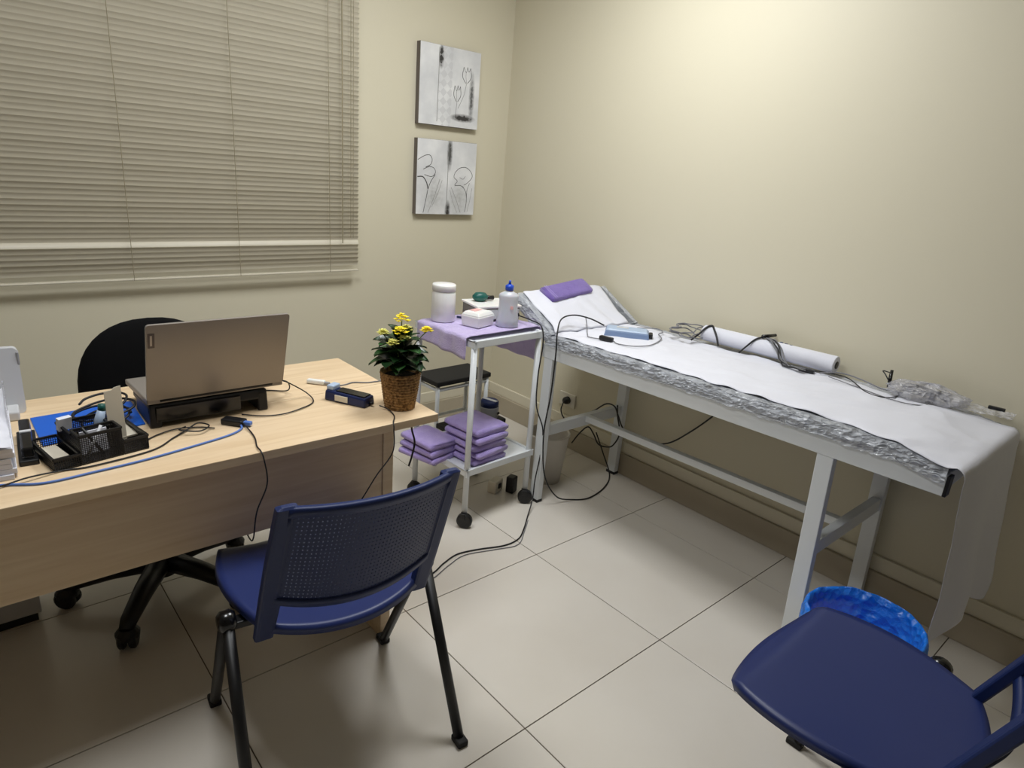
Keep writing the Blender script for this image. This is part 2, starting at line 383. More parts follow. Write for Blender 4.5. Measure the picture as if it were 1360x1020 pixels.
S = [([(-.49, .22), (-.38, .28), (-.30, .29), (-.26, .24), (-.28, .17), (-.36, .13)], .0028), ([(-.40, .10), (-.30, .14), (-.22, .12), (-.20, .06), (-.26, .01), (-.38, .03)], .0026),
     ([(-.49, .0), (-.40, -.0), (-.34, -.07), (-.31, -.16)], .005), ([(-.20, .04), (-.27, -.06), (-.31, -.16), (-.34, -.30), (-.38, -.48)], .003),
     ([(.14, .09), (.22, .15), (.33, .16), (.42, .10), (.44, .03), (.36, -.05), (.30, -.08)], .0026), ([(.14, .09), (.12, .02), (.18, -.03), (.14, -.09), (.24, -.09), (.30, -.12)], .0026),
     ([(.22, .02), (.28, .0), (.32, .04)], .0018), ([(.28, -.10), (.34, -.18), (.36, -.30), (.34, -.46)], .0028), ([(.40, -.05), (.36, -.16), (.36, -.26)], .002)]
F = [([(.015, .49), (.012, .1), (.01, -.47)], .003), ([(-.12, -.02), (-.2, -.25), (-.30, -.48)], .0022), ([(-.08, -.03), (-.14, -.2), (-.24, -.40)], .0018), ([(.08, -.12), (.18, -.30), (.26, -.47)], .0022), ([(.45, -.12), (.42, -.3), (.38, -.46)], .0018), ([(.06, -.16), (.12, -.32), (.20, -.47)], .0016)]
picture('canvas_picture', 'square canvas print of sketched grey lilies, the lower of two pictures', -0.415, 1.356, 0.372, 0.368, 'canvas_lilies', S, F)

# ================================================================= treatment bed
BYH, BYF = -1.06, -2.57
def bz(y): return 0.738 + 0.026 * (BYH - y) / (BYH - BYF)      # top of the rails
bed = thing('treatment_bed', 'white steel treatment bed with a raised headrest along the right wall', 'bed', (0, 0, 0))
for x, nm in ((-0.58, 'near'), (-0.045, 'far')):
    MB().bar((x, BYH + 0.02, bz(BYH) - 0.029), (x, BYF, bz(BYF) - 0.029), 0.032, 0.058, side=(1, 0, 0)).build('side_rail', 'white_steel', bed, bevel=0.002)
    MB().bar((x, BYF + 0.001, bz(BYF) - 0.029), (x, BYF - 0.008, bz(BYF) - 0.029), 0.033, 0.059, side=(1, 0, 0)).build('rail_cap', 'black_plastic', bed, bevel=0.002)
MB().box((-0.3125, BYF + 0.02, bz(BYF) - 0.03), (0.503, 0.03, 0.05)).build('end_rail', 'white_steel', bed, bevel=0.002)
MB().box((-0.3125, BYH - 0.0, bz(BYH) - 0.03), (0.503, 0.03, 0.05)).build('end_rail', 'white_steel', bed, bevel=0.002)
for x in (-0.58, -0.045):
    for y, yb in ((-1.078, -1.070), (-2.262, -2.285)):
        MB().bar((x, yb, 0.012), (x, y, bz(y) - 0.057), 0.03, 0.05, side=(1, 0, 0)).build('leg', 'white_steel', bed, bevel=0.002)
        MB().bar((x, yb, 0.0), (x, yb, 0.014), 0.032, 0.052, side=(1, 0, 0)).build('rubber_foot', 'black_plastic', bed)
for y, zz in ((-1.072, 0.345), (-2.275, 0.385)):
    MB().bar((-0.565, y, zz), (-0.06, y, zz), 0.03, 0.05, side=(0, 1, 0)).build('cross_bar', 'white_steel', bed, bevel=0.002)
MB().bar((-0.305, -1.087, 0.355), (-0.305, -2.260, 0.380), 0.03, 0.03, side=(1, 0, 0)).build('long_bar', 'white_steel', bed, bevel=0.002)
# head section
HT = Vector((0, -0.835, 0.885)); HB = Vector((0, BYH - 0.01, 0.752)); hd = (HT - HB).normalized(); hn = Vector((0, -hd.z, hd.y))
m = MB()
for x in (-0.57, -0.055): m.bar((x, HB.y, HB.z - 0.015), (x, HT.y, HT.z - 0.015), 0.025, 0.025, side=(1, 0, 0))
m.bar((-0.57, HT.y, HT.z - 0.015), (-0.055, HT.y, HT.z - 0.015), 0.025, 0.025, side=(0, 1, 0)); m.build('headrest_frame', 'white_steel', bed, bevel=0.002)
MB().bar((-0.3125, -0.94, 0.80), (-0.3125, -1.06, 0.70), 0.02, 0.02).build('headrest_strut', 'white_steel', bed, bevel=0.002)
MT = 0.040
mtr = MB().hexa([(-0.597, BYH - .005, bz(BYH)), (-0.03, BYH - .005, bz(BYH)), (-0.03, BYF + .01, bz(BYF)), (-0.597, BYF + .01, bz(BYF))],
                [(-0.590, BYH - .005, bz(BYH) + MT - .004), (-0.035, BYH - .005, bz(BYH) + MT - .004), (-0.035, BYF + .02, bz(BYF) + .02), (-0.590, BYF + .02, bz(BYF) + .02)]).build('mattress', 'mattress', bed, bevel=0.008)
a = [Vector((x, p.y, p.z)) for x, p in ((-0.585, HB), (-0.04, HB), (-0.04, HT), (-0.585, HT))]
MB().hexa(a, [p + hn * 0.038 for p in a]).build('headrest_pad', 'mattress', bed, bevel=0.008)
# crumpled clear plastic wrapped around mattress and headrest
def prof_len(s):
    """centre line of the mattress top from headrest top (s=0) to foot (s=1)"""
    L1 = (HT - HB).length; L2 = BYH - BYF; d = s * (L1 + L2)
    if d < L1:
        p = HT + (HB - HT) * (d / L1) + hn * 0.040
        return p, hn
    f = (d - L1) / L2; y = BYH - 0.01 - f * (L2 - 0.012)
    t = MT + 0.003 - sm(0.90, 1.0, f) * 0.018
    p = Vector((0, y, bz(y) + t)); k = sm(0.0, 0.05, f)
    return p, (hn * (1 - k) + Vector((0, 0, 1)) * k).normalized()
def wrap(u, v):
    p, n = prof_len(v); th = 0.046
    # u: 0 near lower edge -> .2 near top edge -> .8 far top edge -> 1 far lower edge
    if u < 0.22: x = -0.602 + 0.006 * (u / 0.22) - 0.004 * math.sin(math.pi * u / 0.22); d = -th * (1 - u / 0.22)
    elif u > 0.86: x = -0.022 - 0.004 * (1 - (u - 0.86) / 0.14); d = -th * ((u - 0.86) / 0.14)
    else: x = -0.596 + (u - 0.22) / 0.64 * 0.570; d = 0.0
    q = Vector((x, p.y, p.z)) + n * d
    a_ = 0.006 * nz(x * 26, v * 44, u * 22) + 0.004 * nz(x * 60, v * 120, u * 60 + 9)
    if u < 0.26: q.x -= abs(a_) * 1.2; q += n * a_ * 0.9
    elif u > 0.84: q += n * abs(a_) * 0.8
    else: q += n * (-0.002)
    return q
MB().grid(wrap, 60, 220).build('plastic_cover', 'plastic_sheet', bed, smooth=False)
# ---- disposable paper sheet on top, hanging over the foot
def near_edge(v): return -0.566 + 0.018 * nz(v * 9, 3.3) + 0.010 * nz(v * 23, 8.1) - 0.036 * sm(.80, .99, v)
def far_edge(v): return -0.085 + 0.02 * nz(v * 7, 6.6) + 0.03 * sm(.9, 1, v) - 0.05 * sm(.72, .86, v) + 0.05 * sm(.86, .98, v) + .03 * (1 - sm(0, .12, v))
HANG = 0.51
def sheet(u, v):
    if v <= 0.72:
        s = v / 0.72; p, n = prof_len(s); x0, x1 = near_edge(s), far_edge(s)
        x = x0 + (x1 - x0) * u
        wr = 0.006 * nz(x * 7, p.y * 9, 2) + 0.005 * nz(x * 22 + p.y * 8, p.y * 9, 5) * (0.6 + 1.2 * math.exp(-((s - .17) / .08) ** 2)) + 0.004 * (1 - abs(nz(x * 5 + 3, p.y * 3.3, 7)) * 6 if abs(nz(x * 5 + 3, p.y * 3.3, 7)) < .166 else 0) * .8
        edge = -0.006 * math.exp(-u * 34) - 0.004 * math.exp(-(1 - u) * 34) + 0.004 * (math.exp(-u * 12) * nz(s * 30, 1) + math.exp(-(1 - u) * 12) * nz(s * 30, 4))
        return Vector((x, p.y, p.z)) + n * (0.0085 + wr + edge)
    t = (v - 0.72) / 0.28
    p, n = prof_len(1.0); x0, x1 = near_edge(1.0), far_edge(1.0)
    # roll over the end then hang, narrowing and curling as it goes down
    drop = t * HANG; rr = 0.03
    a_ = min(1.0, drop / (rr * 1.57)) * math.pi / 2
    y = p.y - rr * math.sin(a_) - 0.012; z = p.z + 0.0075 - rr * (1 - math.cos(a_)) - max(0, drop - rr * 1.57)
    k = sm(0.02, 0.95, t)
    xa = x0 + 0.035 * k + 0.015 * math.sin(t * 5) * k; xb = x1 - 0.11 * k
    x = xa + (xb - xa) * u
    y += -0.045 * k + 0.020 * k * math.cos(u * 2 * math.pi * 1.35 + 0.4) + 0.008 * nz(u * 3, t * 4, 4) * sm(0, .2, t)
    z += 0.02 * k * nz(u * 4, 2.2) - 0.03 * k * (1 - sm(.0, .35, u)) - 0.035 * k * sm(.6, 1, u)
    return Vector((x, y, z))
sh = MB().grid(sheet, 60, 260).build('paper_sheet', 'paper', None, smooth=True, solid=0.0006)
tag(sh, 'long white disposable paper sheet spread over the bed and hanging at its foot', 'paper sheet')

# ================================================================= step stool behind the trolley
st = thing('step_stool', 'two-step white metal footstool with black rubber treads in the corner', 'step stool', (-0.615, -0.485, 0), R(2))
def tread(y0, y1, z, wd=0.34):
    MB().box((0, (y0 + y1) / 2, z - 0.012), (wd, y1 - y0, 0.024)).build('tread', 'black_rubber', st, bevel=0.004)
tread(-0.055, 0.135, 0.44); tread(-0.19, -0.056, 0.235)
for x in (-0.155, 0.155):
    for y, h in ((0.12, 0.416), (-0.04, 0.416), (-0.175, 0.211)):
        MB().tube([(x, y, 0.0), (x, y, h)], 0.0105, 10).build('leg', 'white_steel', st, smooth=True)
    for y0, y1, z in ((0.12, -0.04, .395), (0.12, -0.175, .19)):
        MB().tube([(x, y0, z), (x, y1, z)], 0.009, 8).build('side_bar', 'white_steel', st, smooth=True)
for y, z in ((0.12, .395), (-0.04, .395), (-0.175, .195), (0.12, .19)):
    MB().tube([(-0.155, y, z), (0.155, y, z)], 0.009, 8).build('cross_bar', 'white_steel', st, smooth=True)
# round device on the lower tread
dv = thing('round_device', 'small round grey device with a dark purple top on the stool', 'device', (-0.505, -0.61, 0.235), R(15))
MB().lathe([(0.044, 0), (0.047, 0.004), (0.049, 0.058), (0.047, 0.062)], 24).build('body', 'grey_plastic', dv, smooth=True, bevel=0.002)
MB().lathe([(0.0465, 0.062), (0.046, 0.086), (0.040, 0.092), (0.0, 0.093)], 24).build('lid', 'navy_plastic', dv, smooth=True)
MB().box((0, 0, 0.0935), (0.020, 0.084, 0.004)).build('handle', 'light_grey', dv, bevel=0.0015)
MB().box((0.012, -0.048, 0.030), (0.016, 0.006, 0.012)).build('button', 'black_plastic', dv, bevel=0.001)

# ================================================================= trolley
tr = thing('trolley', 'white steel two-shelf trolley on black castors beside the bed', 'trolley', (-0.822, -0.885, 0), R(3))
TW, TD = 0.178, 0.175
for sx in (-1, 1):
    for sy in (-1, 1):
        MB().tube([(sx * TW, sy * TD, 0.062), (sx * TW, sy * TD, 0.79)], 0.0125, 12).build('leg', 'white_steel', tr, smooth=True)
        c = MB().lathe([(0.0, -0.013), (0.027, -0.013), (0.033, -0.008), (0.033, 0.008), (0.027, 0.013), (0.0, 0.013)], 24, M=Matrix.Rotation(R(90), 3, 'Y')).build('castor', 'black_plastic', tr, smooth=False)
        c.location = (sx * TW - 0.008, sy * TD - 0.012, 0.033); c.rotation_euler.z = 0.75 + random.uniform(-.25, .25)
        MB().box((0, 0.006, 0.022), (0.034, 0.022, 0.026)).build('fork', 'black_plastic', c, bevel=0.003)
def shelf(z, name):
    m = MB().box((0, 0, z - 0.003), (2 * TW + .02, 2 * TD + .02, 0.006))
    for sy in (-1, 1): m.box((0, sy * (TD + .008), z - 0.008), (2 * TW + .03, 0.014, 0.028))
    for sx in (-1, 1): m.box((sx * (TW + .008), 0, z - 0.008), (0.014, 2 * TD + .03, 0.028))
    return m.build(name, 'white_steel', tr, bevel=0.002)
shelf(0.795, 'top_shelf'); shelf(0.255, 'lower_shelf')
# lilac cloth on the trolley top, hanging over the left and right ends
def cloth(u, v):
    x = 0; z = 0; s = -0.258 + 0.60 * u; y = -0.155 + 0.31 * v
    half = TW + 0.012
    hang = 0.0
    if s < -half: hang = -half - s; x = -half - 0.010 - 0.02 * hang
    elif s > half: hang = s - half; x = half + 0.012
    else: x = s
    z = 0.8125 - hang
    if s < -half: z -= 0.020 * (1 - v) * sm(0, .08, hang)
    w_ = 0.005 * nz(s * 14, y * 14, 1)
    if hang > 0: x += (0.010 * nz(y * 22, z * 8, 3) - 0.006) if s < 0 else 0.006 * abs(nz(y * 22, z * 8, 3)); z += 0.006 * nz(y * 16, 5)
    else: z += abs(w_) * 0.5
    return Vector((x, y, z))
c = MB().grid(cloth, 64, 30).build('cloth', 'lilac_pale', None, smooth=True, solid=0.003, off=1)
c.location = tr.location; c.rotation_euler.z = R(3); tag(c, 'pale lilac towel spread as a cover on the trolley top', 'towel')
# jar
CT = 0.818
j = thing('jar', 'tall round white plastic jar with a screw lid on the trolley', 'jar', (-0.952, -0.800, CT))
MB().lathe([(0.046, 0), (0.049, 0.003), (0.049, 0.114), (0.046, 0.121), (0.046, 0.125)], 32).build('body', 'white_plastic', j, smooth=True)
MB().lathe([(0.0485, 0.125), (0.0485, 0.147), (0.046, 0.151), (0, 0.152)], 32).build('lid', 'white_plastic', j, smooth=True)
# box of wipes
b_ = thing('small_box', 'low white plastic box with a pinkish lid on the trolley', 'box', (-0.868, -0.925, CT), R(16))
MB().hexa([(-.052, -.042, 0), (.052, -.042, 0), (.052, .042, 0), (-.052, .042, 0)], [(-.056, -.046, .045), (.056, -.046, .045), (.056, .046, .045), (-.056, .046, .045)]).build('body', 'white_plastic', b_, bevel=0.005)
MB().hexa([(-.055, -.045, .045), (.055, -.045, .045), (.055, .045, .045), (-.055, .045, .045)], [(-.044, -.034, .060), (.044, -.034, .060), (.044, .034, .060), (-.044, .034, .060)]).build('lid', 'white_plastic', b_, bevel=0.004)
MB().box((0.0, 0.012, 0.0605), (0.05, 0.03, 0.003)).build('lid_label', 'pink', b_, bevel=0.001)
# bottle
bo = thing('bottle', 'translucent plastic bottle with a blue nozzle cap on the trolley', 'bottle', (-0.762, -0.985, CT), R(-40)); bo.scale = (1.18, 1.18, 0.97)
MB().lathe([(0.036, 0), (0.040, 0.003), (0.038, 0.03), (0.033, 0.075), (0.032, 0.11), (0.035, 0.128), (0.032, 0.137), (0.018, 0.146), (0.013, 0.150), (0.013, 0.154)], 28, sy=0.8).build('body', 'bottle_pe', bo, smooth=True)
MB().lathe([(0.0145, 0.154), (0.0145, 0.172), (0.009, 0.176), (0.005, 0.179)], 20).build('cap', 'blue_cap', bo, smooth=True)
MB().lathe([(0.005, 0.179), (0.003, 0.194), (0.0, 0.195)], 12).build('nozzle', 'blue_cap', bo, smooth=True)
MB().box((0.012, -0.0275, 0.085), (0.010, 0.002, 0.014)).build('printed_mark', 'pink', bo)
# electro unit behind the bottle
eu = thing('control_unit', 'low white and grey control unit at the back of the trolley', 'device', (-0.724, -0.832, CT), R(-12))
MB().box((0, 0, 0.031), (0.200, 0.150, 0.050)).build('body', 'unit_side', eu, bevel=0.004)
MB().box((0, 0, 0.061), (0.210, 0.160, 0.010)).build('top_cover', 'white_plastic', eu, bevel=0.003)
MB().box((0.005, -0.076, 0.030), (0.18, 0.004, 0.04)).build('front_panel', 'light_grey', eu, bevel=0.001)
for k in range(4): MB().lathe([(0.008, 0), (0.008, 0.008), (0.006, 0.010), (0, .010)], 14, M=Matrix.Rotation(R(90), 3, 'X')).build('socket', 'black_plastic', eu, loc=(0.02 + 0.022 * k, -0.078, 0.026))
for sx in (-1, 1):
    for sy in (-1, 1): MB().box((sx * .085, sy * .06, 0.003), (0.015, 0.015, 0.006)).build('foot', 'black_plastic', eu)
# green goggles / roller
gr = thing('massage_ball', 'dark green rounded applicator lying on the control unit', 'applicator', (-0.762, -0.800, CT + 0.066), R(-15))
MB().lathe([(0.0, 0), (0.020, 0.001), (0.032, 0.012), (0.033, 0.024), (0.022, 0.036), (0.0, 0.040)], 20, sx=1.05, sy=0.8).build('head', 'teal', gr, smooth=True)
MB().tube([(0.025, 0, 0.016), (0.045, 0, 0.015), (0.062, 0.002, 0.014)], [0.011, 0.009, 0.010], 12).build('handle', 'black_plastic', gr, smooth=True)
# pen on trolley
pn = MB().tube([(-0.872, -0.79, CT + .005), (-0.845, -0.835, CT + 0.005)], 0.0042, 10).build('pen', 'navy_plastic', None, smooth=True); tag(pn, 'short dark blue pen lying behind the jar on the trolley', 'pen')

# ---- folded towels on the lower shelf
def towel(w_, d_, h_, seed, name='towel', m='lilac', loc=(0, 0, 0), rz=0, label='', folds=1, group=None):
    t = thing(name, label, 'towel', loc, rz, group)
    lay = h_ / folds
    for k in range(folds):
        def fn(u, v, k=k):
            a = u * 2 * math.pi; ca, sa = math.cos(a), math.sin(a)
            e = 0.32
            # cross-section: rounded slab in the x/z plane, swept in y
            px = math.copysign(abs(ca) ** e, ca) * w_ / 2; pz = math.copysign(abs(sa) ** 0.75, sa) * lay / 2 * 0.98
            y = (v - 0.5) * d_; en = 1 - 0.10 * (abs(2 * v - 1) ** 8)
            n = nz(px * 14 + seed, y * 14, k + seed)
            px *= 1 - 0.02 * k * (1 if folds > 2 else 0.5)
            return Vector((px * (1 + 0.03 * n), y + 0.006 * nz(px * 18, k * 3, seed), lay * (k + 0.5) + pz * en + 0.004 * n * (1 if pz > 0 else 0.3)))
        mb = MB().grid(fn, 32, 16)
        # end caps
        n0 = 33
        mb.f.append(tuple(range(0, 32))); mb.f.append(tuple(16 * n0 + i for i in range(31, -1, -1)))
        mb.build('fold', m, t, smooth=True)
    return t
SZ = 0.256; zz = SZ
names = ['bottom', 'second from the bottom', 'middle', 'second from the top', 'topmost']
for k in range(5):
    h = 0.0315
    towel(0.185, 0.20, h, 3 + k * 1.7, loc=(-0.872 + 0.004 * math.sin(k * 2.1), -0.965 + 0.004 * math.cos(k * 3), zz), rz=R(4 + 3 * math.sin(k * 2.3)),
          label='folded lilac towel, %s in the taller stack on the trolley shelf' % names[k], group='towels in the taller stack')
    zz += h + 0.0005
zz = SZ
for k in range(3):
    h = 0.030
    towel(0.150, 0.19, h, 30 + k * 2.7, loc=(-1.046 + 0.004 * k, -0.862, zz), rz=R(14 - 4 * k),
          label='folded lilac towel, %s in the lower stack on the trolley shelf' % ('bottom', 'middle', 'topmost')[k], group='towels in the lower stack')
    zz += h + 0.0005
# towel on the headrest
ht = thing('towel', 'deep purple folded towel lying on the headrest of the bed', 'towel', (-0.325, -0.880, 0.908), R(0))
hm = Matrix.Rotation(math.atan2(hd.z, hd.y), 3, 'X') @ Matrix.Rotation(R(8), 3, 'Z')
def htow(u, v):
    a = u * 2 * math.pi; ca, sa = math.cos(a), math.sin(a)
    px = math.copysign(abs(ca) ** .32, ca) * 0.044; pz = math.copysign(abs(sa) ** 0.7, sa) * 0.016
    y = (v - .5) * 0.30
    return hm @ Vector((y + 0.006 * nz(px * 20, y * 8, 3), px * (1 + .05 * nz(y * 14, 2)), pz * (1 + .10 * nz(y * 12, px * 20)) * (1 - .1 * abs(2 * v - 1) ** 6) + 0.016))
mb = MB().grid(htow, 32, 24); mb.f.append(tuple(range(0, 32))); mb.f.append(tuple(24 * 33 + i for i in range(31, -1, -1)))
mb.build('fold', 'purple', ht, smooth=True)
def hstripe(k): 
    return MB().grid(lambda u, v: hm @ Vector((-0.135 + 0.012 * k + 0.004 * u, -0.042 + 0.084 * v, 0.0335)), 2, 8)
for k in range(2): hstripe(k).build('woven_band', 'lilac', ht, smooth=True)

# ================================================================= things lying on the bed
def BT(y): return prof_len(0)[0].z if y > BYH else bz(y) + MT + 0.0125     # top of the paper
pr = thing('paper_roll', 'roll of white examination paper lying against the wall on the bed', 'paper roll', (0, 0, 0))
a, b = Vector((-0.064, -1.47, BT(-1.47) + 0.036)), Vector((-0.064, -2.03, BT(-2.03) + 0.036))
d = (b - a).normalized()
MB().tube([a, a + d * 0.002, b - d * 0.002, b], [0.031, 0.033, 0.033, 0.031], 28).build('roll', 'paper', pr, smooth=True, bevel=0.001)
MB().tube([b - d * 0.02, b + d * 0.002], 0.014, 18).build('core', 'black_plastic', pr, smooth=True)
# pulse device
bd = thing('therapy_box', 'light blue-grey therapy control box lying on the paper sheet', 'device', (-0.315, -1.255, BT(-1.255) - 0.001), R(-52))
MB().hexa([(-.095, -.05, 0), (.095, -.05, 0), (.095, .05, 0), (-.095, .05, 0)], [(-.090, -.045, .026), (.090, -.045, .026), (.090, .045, .026), (-.090, .045, .026)]).build('body', 'device_side', bd, bevel=0.004)
MB().hexa([(-.088, -.043, .026), (.088, -.043, .026), (.088, .043, .026), (-.088, .043, .026)], [(-.080, -.036, .033), (.080, -.036, .033), (.080, .036, .033), (-.080, .036, .033)]).build('top_panel', 'device_blue', bd, bevel=0.002)
MB().box((0.100, 0.0, 0.014), (0.016, 0.05, 0.018)).build('connector', 'black_plastic', bd, bevel=0.003)
MB().box((-0.02, 0.005, 0.0335), (0.05, 0.028, 0.002)).build('display', 'light_grey', bd)
zb = BT(-1.2) + 0.004
cable('sensor_cable', [(-0.39, -1.08, .84), (-0.40, -1.10, zb + .015), (-0.47, -1.17, zb), (-0.50, -1.21, zb), (-0.475, -1.26, zb)], 0.0022, 'cable_grey', 'thin grey sensor lead looping left of the blue-grey therapy box')
tag(MB().bar((-0.475, -1.245, zb + .006), (-0.465, -1.305, zb + .006), 0.022, 0.018).build('cable_connector', 'black_plastic', None, bevel=0.004), 'black inline cable connector lying beside the blue-grey box', 'connector')
cable('sensor_cable', [(-0.465, -1.308, zb + .004), (-0.47, -1.34, zb), (-0.44, -1.40, zb + .002), (-0.36, -1.42, zb + .003), (-0.24, -1.38, zb + .005), (-0.20, -1.335, zb + .010), (-0.15, -1.32, zb + .012), (-0.12, -1.26, zb + .01), (-0.19, -1.21, zb + .008)], 0.0022, 'cable_grey', 'thin grey sensor lead curling in front of the blue-grey therapy box')
# black mains cable from the box arching over the near edge to the floor
cable('power_cable', [(-0.362, -1.165, zb + .026), (-0.40, -1.115, zb + .048), (-0.46, -1.075, zb + .060), (-0.55, -1.09, zb + .055), (-0.615, -1.135, zb + .015), (-0.632, -1.155, 0.72), (-0.632, -1.15, 0.55), (-0.63, -1.13, 0.36),
                      (-0.60, -1.13, 0.16), (-0.53, -1.15, 0.04), (-0.44, -1.17, 0.006), (-0.36, -1.20, 0.005), (-0.22, -1.17, 0.005), (-0.10, -1.10, 0.012), (-0.085, -1.03, .10), (-0.10, -0.98, .20)], 0.0032, 'cable_black', 'black mains cable arching from the therapy box down to the floor', k=10)
# coil of lead
m = MB(); pts = []
for i in range(46):
    a_ = i / 46 * 2 * math.pi * 3.6; rr = 0.058 + 0.016 * math.sin(i * 1.9)
    pts.append((-0.135 + rr * math.cos(a_), -1.425 + rr * 0.95 * math.sin(a_), BT(-1.43) + 0.004 + 0.022 * abs(math.sin(a_ * 0.5 + i * .05)) + 0.001 * i))
m.tube(spline(pts, 4), 0.0026, 6)
tag(m.build('lead_coil', 'cable_grey', None, smooth=True), 'loosely coiled grey lead lying beside the paper roll on the bed', 'cable')
cable('strap_cable', [(-0.135, -1.455, BT(-1.5) + .006), (-0.112, -1.475, BT(-1.5) + .036), (-0.090, -1.49, BT(-1.5) + .064), (-0.072, -1.505, BT(-1.5) + .0735), (-0.092, -1.53, BT(-1.5) + .064), (-0.106, -1.555, BT(-1.5) + .040), (-0.118, -1.575, BT(-1.5) + .010)], 0.0042, 'cable_black', 'short black strap bent over the end of the paper roll')
# black cable bundle with clip across the roll
bn = thing('electrode_bundle', 'tangled bundle of black electrode leads lying over the paper roll', 'cable', (0, 0, 0))
zr = BT(-1.8) + 0.069
MB().tube(spline([(-0.135, -1.68, BT(-1.7) + .006), (-0.112, -1.695, BT(-1.7) + .034), (-0.090, -1.715, zr - .006), (-0.066, -1.735, zr + .005), (-0.04, -1.745, zr + .005)], 6), 0.0036, 8).build('lead', 'cable_black', bn, smooth=True)
MB().tube([(-0.075, -1.735, zr + .008), (-0.010, -1.755, zr + .012)], [0.008, 0.006], 10).build('handle', 'black_gloss', bn, smooth=True)
for i in range(7):
    o1 = random.uniform(-.012, .012); P = [(-0.065, -1.745, zr + .004)]
    for k in range(1, 7):
        f = k / 6; P.append((-0.068 - 0.085 * sm(0, .75, f) + o1 + random.uniform(-.010, .010), -1.745 - 0.20 * f - random.uniform(0, .02), (zr + .004) - (zr - BT(-1.9) + .001) * sm(.1, .7, f) * (0.93 + .0 * i) + random.uniform(0, .006)))
    MB().tube(spline(P, 5), 0.0026, 6).build('lead', 'cable_black' if i % 2 else 'cable_grey', bn, smooth=True)
for i in range(9):
    f = i / 8; MB().bar((-0.056 - 0.02 * f, -1.80 - 0.17 * f, zr - 0.001 - 0.004 * f), (-0.057 - 0.02 * f, -1.812 - 0.17 * f, zr - 0.001 - .004 * f), 0.009, 0.006).build('bead', 'navy_plastic', bn, bevel=0.001)
MB().bar((-0.135, -1.93, BT(-1.9) + .008), (-0.130, -1.985, BT(-1.9) + .008), 0.02, 0.014).build('plug', 'black_gloss', bn, bevel=0.003)
# ecg leads between the roll and the plastic bag
ze = BT(-2.2) + 0.003
cable('electrode_lead', [(-0.115, -1.96, ze), (-0.09, -2.03, ze + .002), (-0.11, -2.10, ze + .006), (-0.20, -2.20, ze), (-0.19, -2.26, ze), (-0.115, -2.27, ze), (-0.085, -2.235, ze + .012), (-0.072, -2.20, ze + .045), (-0.055, -2.185, ze + .052), (-0.052, -2.215, ze + .050)], 0.0020, 'cable_black', 'thin black electrode lead rising to a black probe on the bed')
cable('electrode_lead', [(-0.12, -2.00, ze), (-0.085, -2.06, ze + .012), (-0.10, -2.14, ze + .012), (-0.115, -2.22, ze + .004), (-0.10, -2.28, ze + .006)], 0.0026, 'cable_grey', 'grey electrode lead running straight from roll to plastic bag')
cable('electrode_lead', [(-0.135, -2.04, ze), (-0.16, -2.13, ze), (-0.20, -2.29, ze), (-0.16, -2.36, ze), (-0.11, -2.36, ze + .005)], 0.0017, 'cable_grey', 'thin grey electrode lead sagging in front of the plastic bag')
tag(MB().tube([(-0.056, -2.212, ze + .062), (-0.066, -2.216, ze + .030), (-0.075, -2.22, ze + .004)], [0.005, 0.0065, 0.005], 12).build('probe', 'black_gloss', None, smooth=True), 'small black probe standing at the plastic bag on the bed', 'probe')
# clear plastic bag with electrodes
bg = thing('plastic_bag', 'crumpled clear plastic bag of electrodes at the foot of the bed', 'bag', (-0.09, -2.34, BT(-2.34) - 0.004), R(8))
def bagf(u, v):
    a_ = u * 2 * math.pi; ph = (v - 0.5) * math.pi
    r = 1 + 0.30 * nz(math.cos(a_) * 2.2, math.sin(a_) * 2.2, v * 4) + .14 * nz(math.cos(a_) * 6, math.sin(a_) * 6, v * 9)
    return Vector((0.058 * r * math.cos(a_) * math.cos(ph), 0.115 * r * math.sin(a_) * math.cos(ph), max(0, 0.026 + 0.034 * r * math.sin(ph))))
MB().grid(bagf, 40, 22).build('film', 'clear_bag', bg)
for i in range(7):
    x, y = random.uniform(-.03, .03), random.uniform(-.075, .075)
    MB().lathe([(0.010, 0), (0.010, 0.004), (0.004, 0.008), (0, .009)], 12, c=(x, y, 0.010 + .003 * i)).build('electrode', 'cable_black' if i % 2 else 'light_grey', bg)
P = []
for i in range(26): P.append((0.036 * math.cos(i * 1.1) * (0.6 + .4 * math.sin(i * .7)), 0.07 * math.sin(i * .83), 0.010 + 0.034 * abs(math.sin(i * .6))))
MB().tube(spline(P, 5), 0.0020, 6).build('lead', 'cable_black', bg, smooth=True)
# flat empty plastic film beyond the bag + black clip
def film(u, v):
    x = -0.036 - 0.085 * v * (1 - .5 * u); y = -2.42 - 0.16 * u; return Vector((x, y, BT(y) + 0.004 + 0.010 * abs(nz(x * 30, y * 22, 2)) + 0.006 * abs(nz(x * 70, y * 60, 5)) + .010 * (1 - v)))
tag(MB().grid(film, 26, 14).build('plastic_film', 'clear_bag', None), 'flat crumpled grey plastic film between bag and bed end', 'plastic film')
tag(MB().bar((-0.045, -2.505, BT(-2.53) + .020), (-0.040, -2.550, BT(-2.53) + .020), 0.014, 0.010).build('clip', 'black_plastic', None, bevel=0.002), 'small black plastic clip on the film by the wall', 'clip')

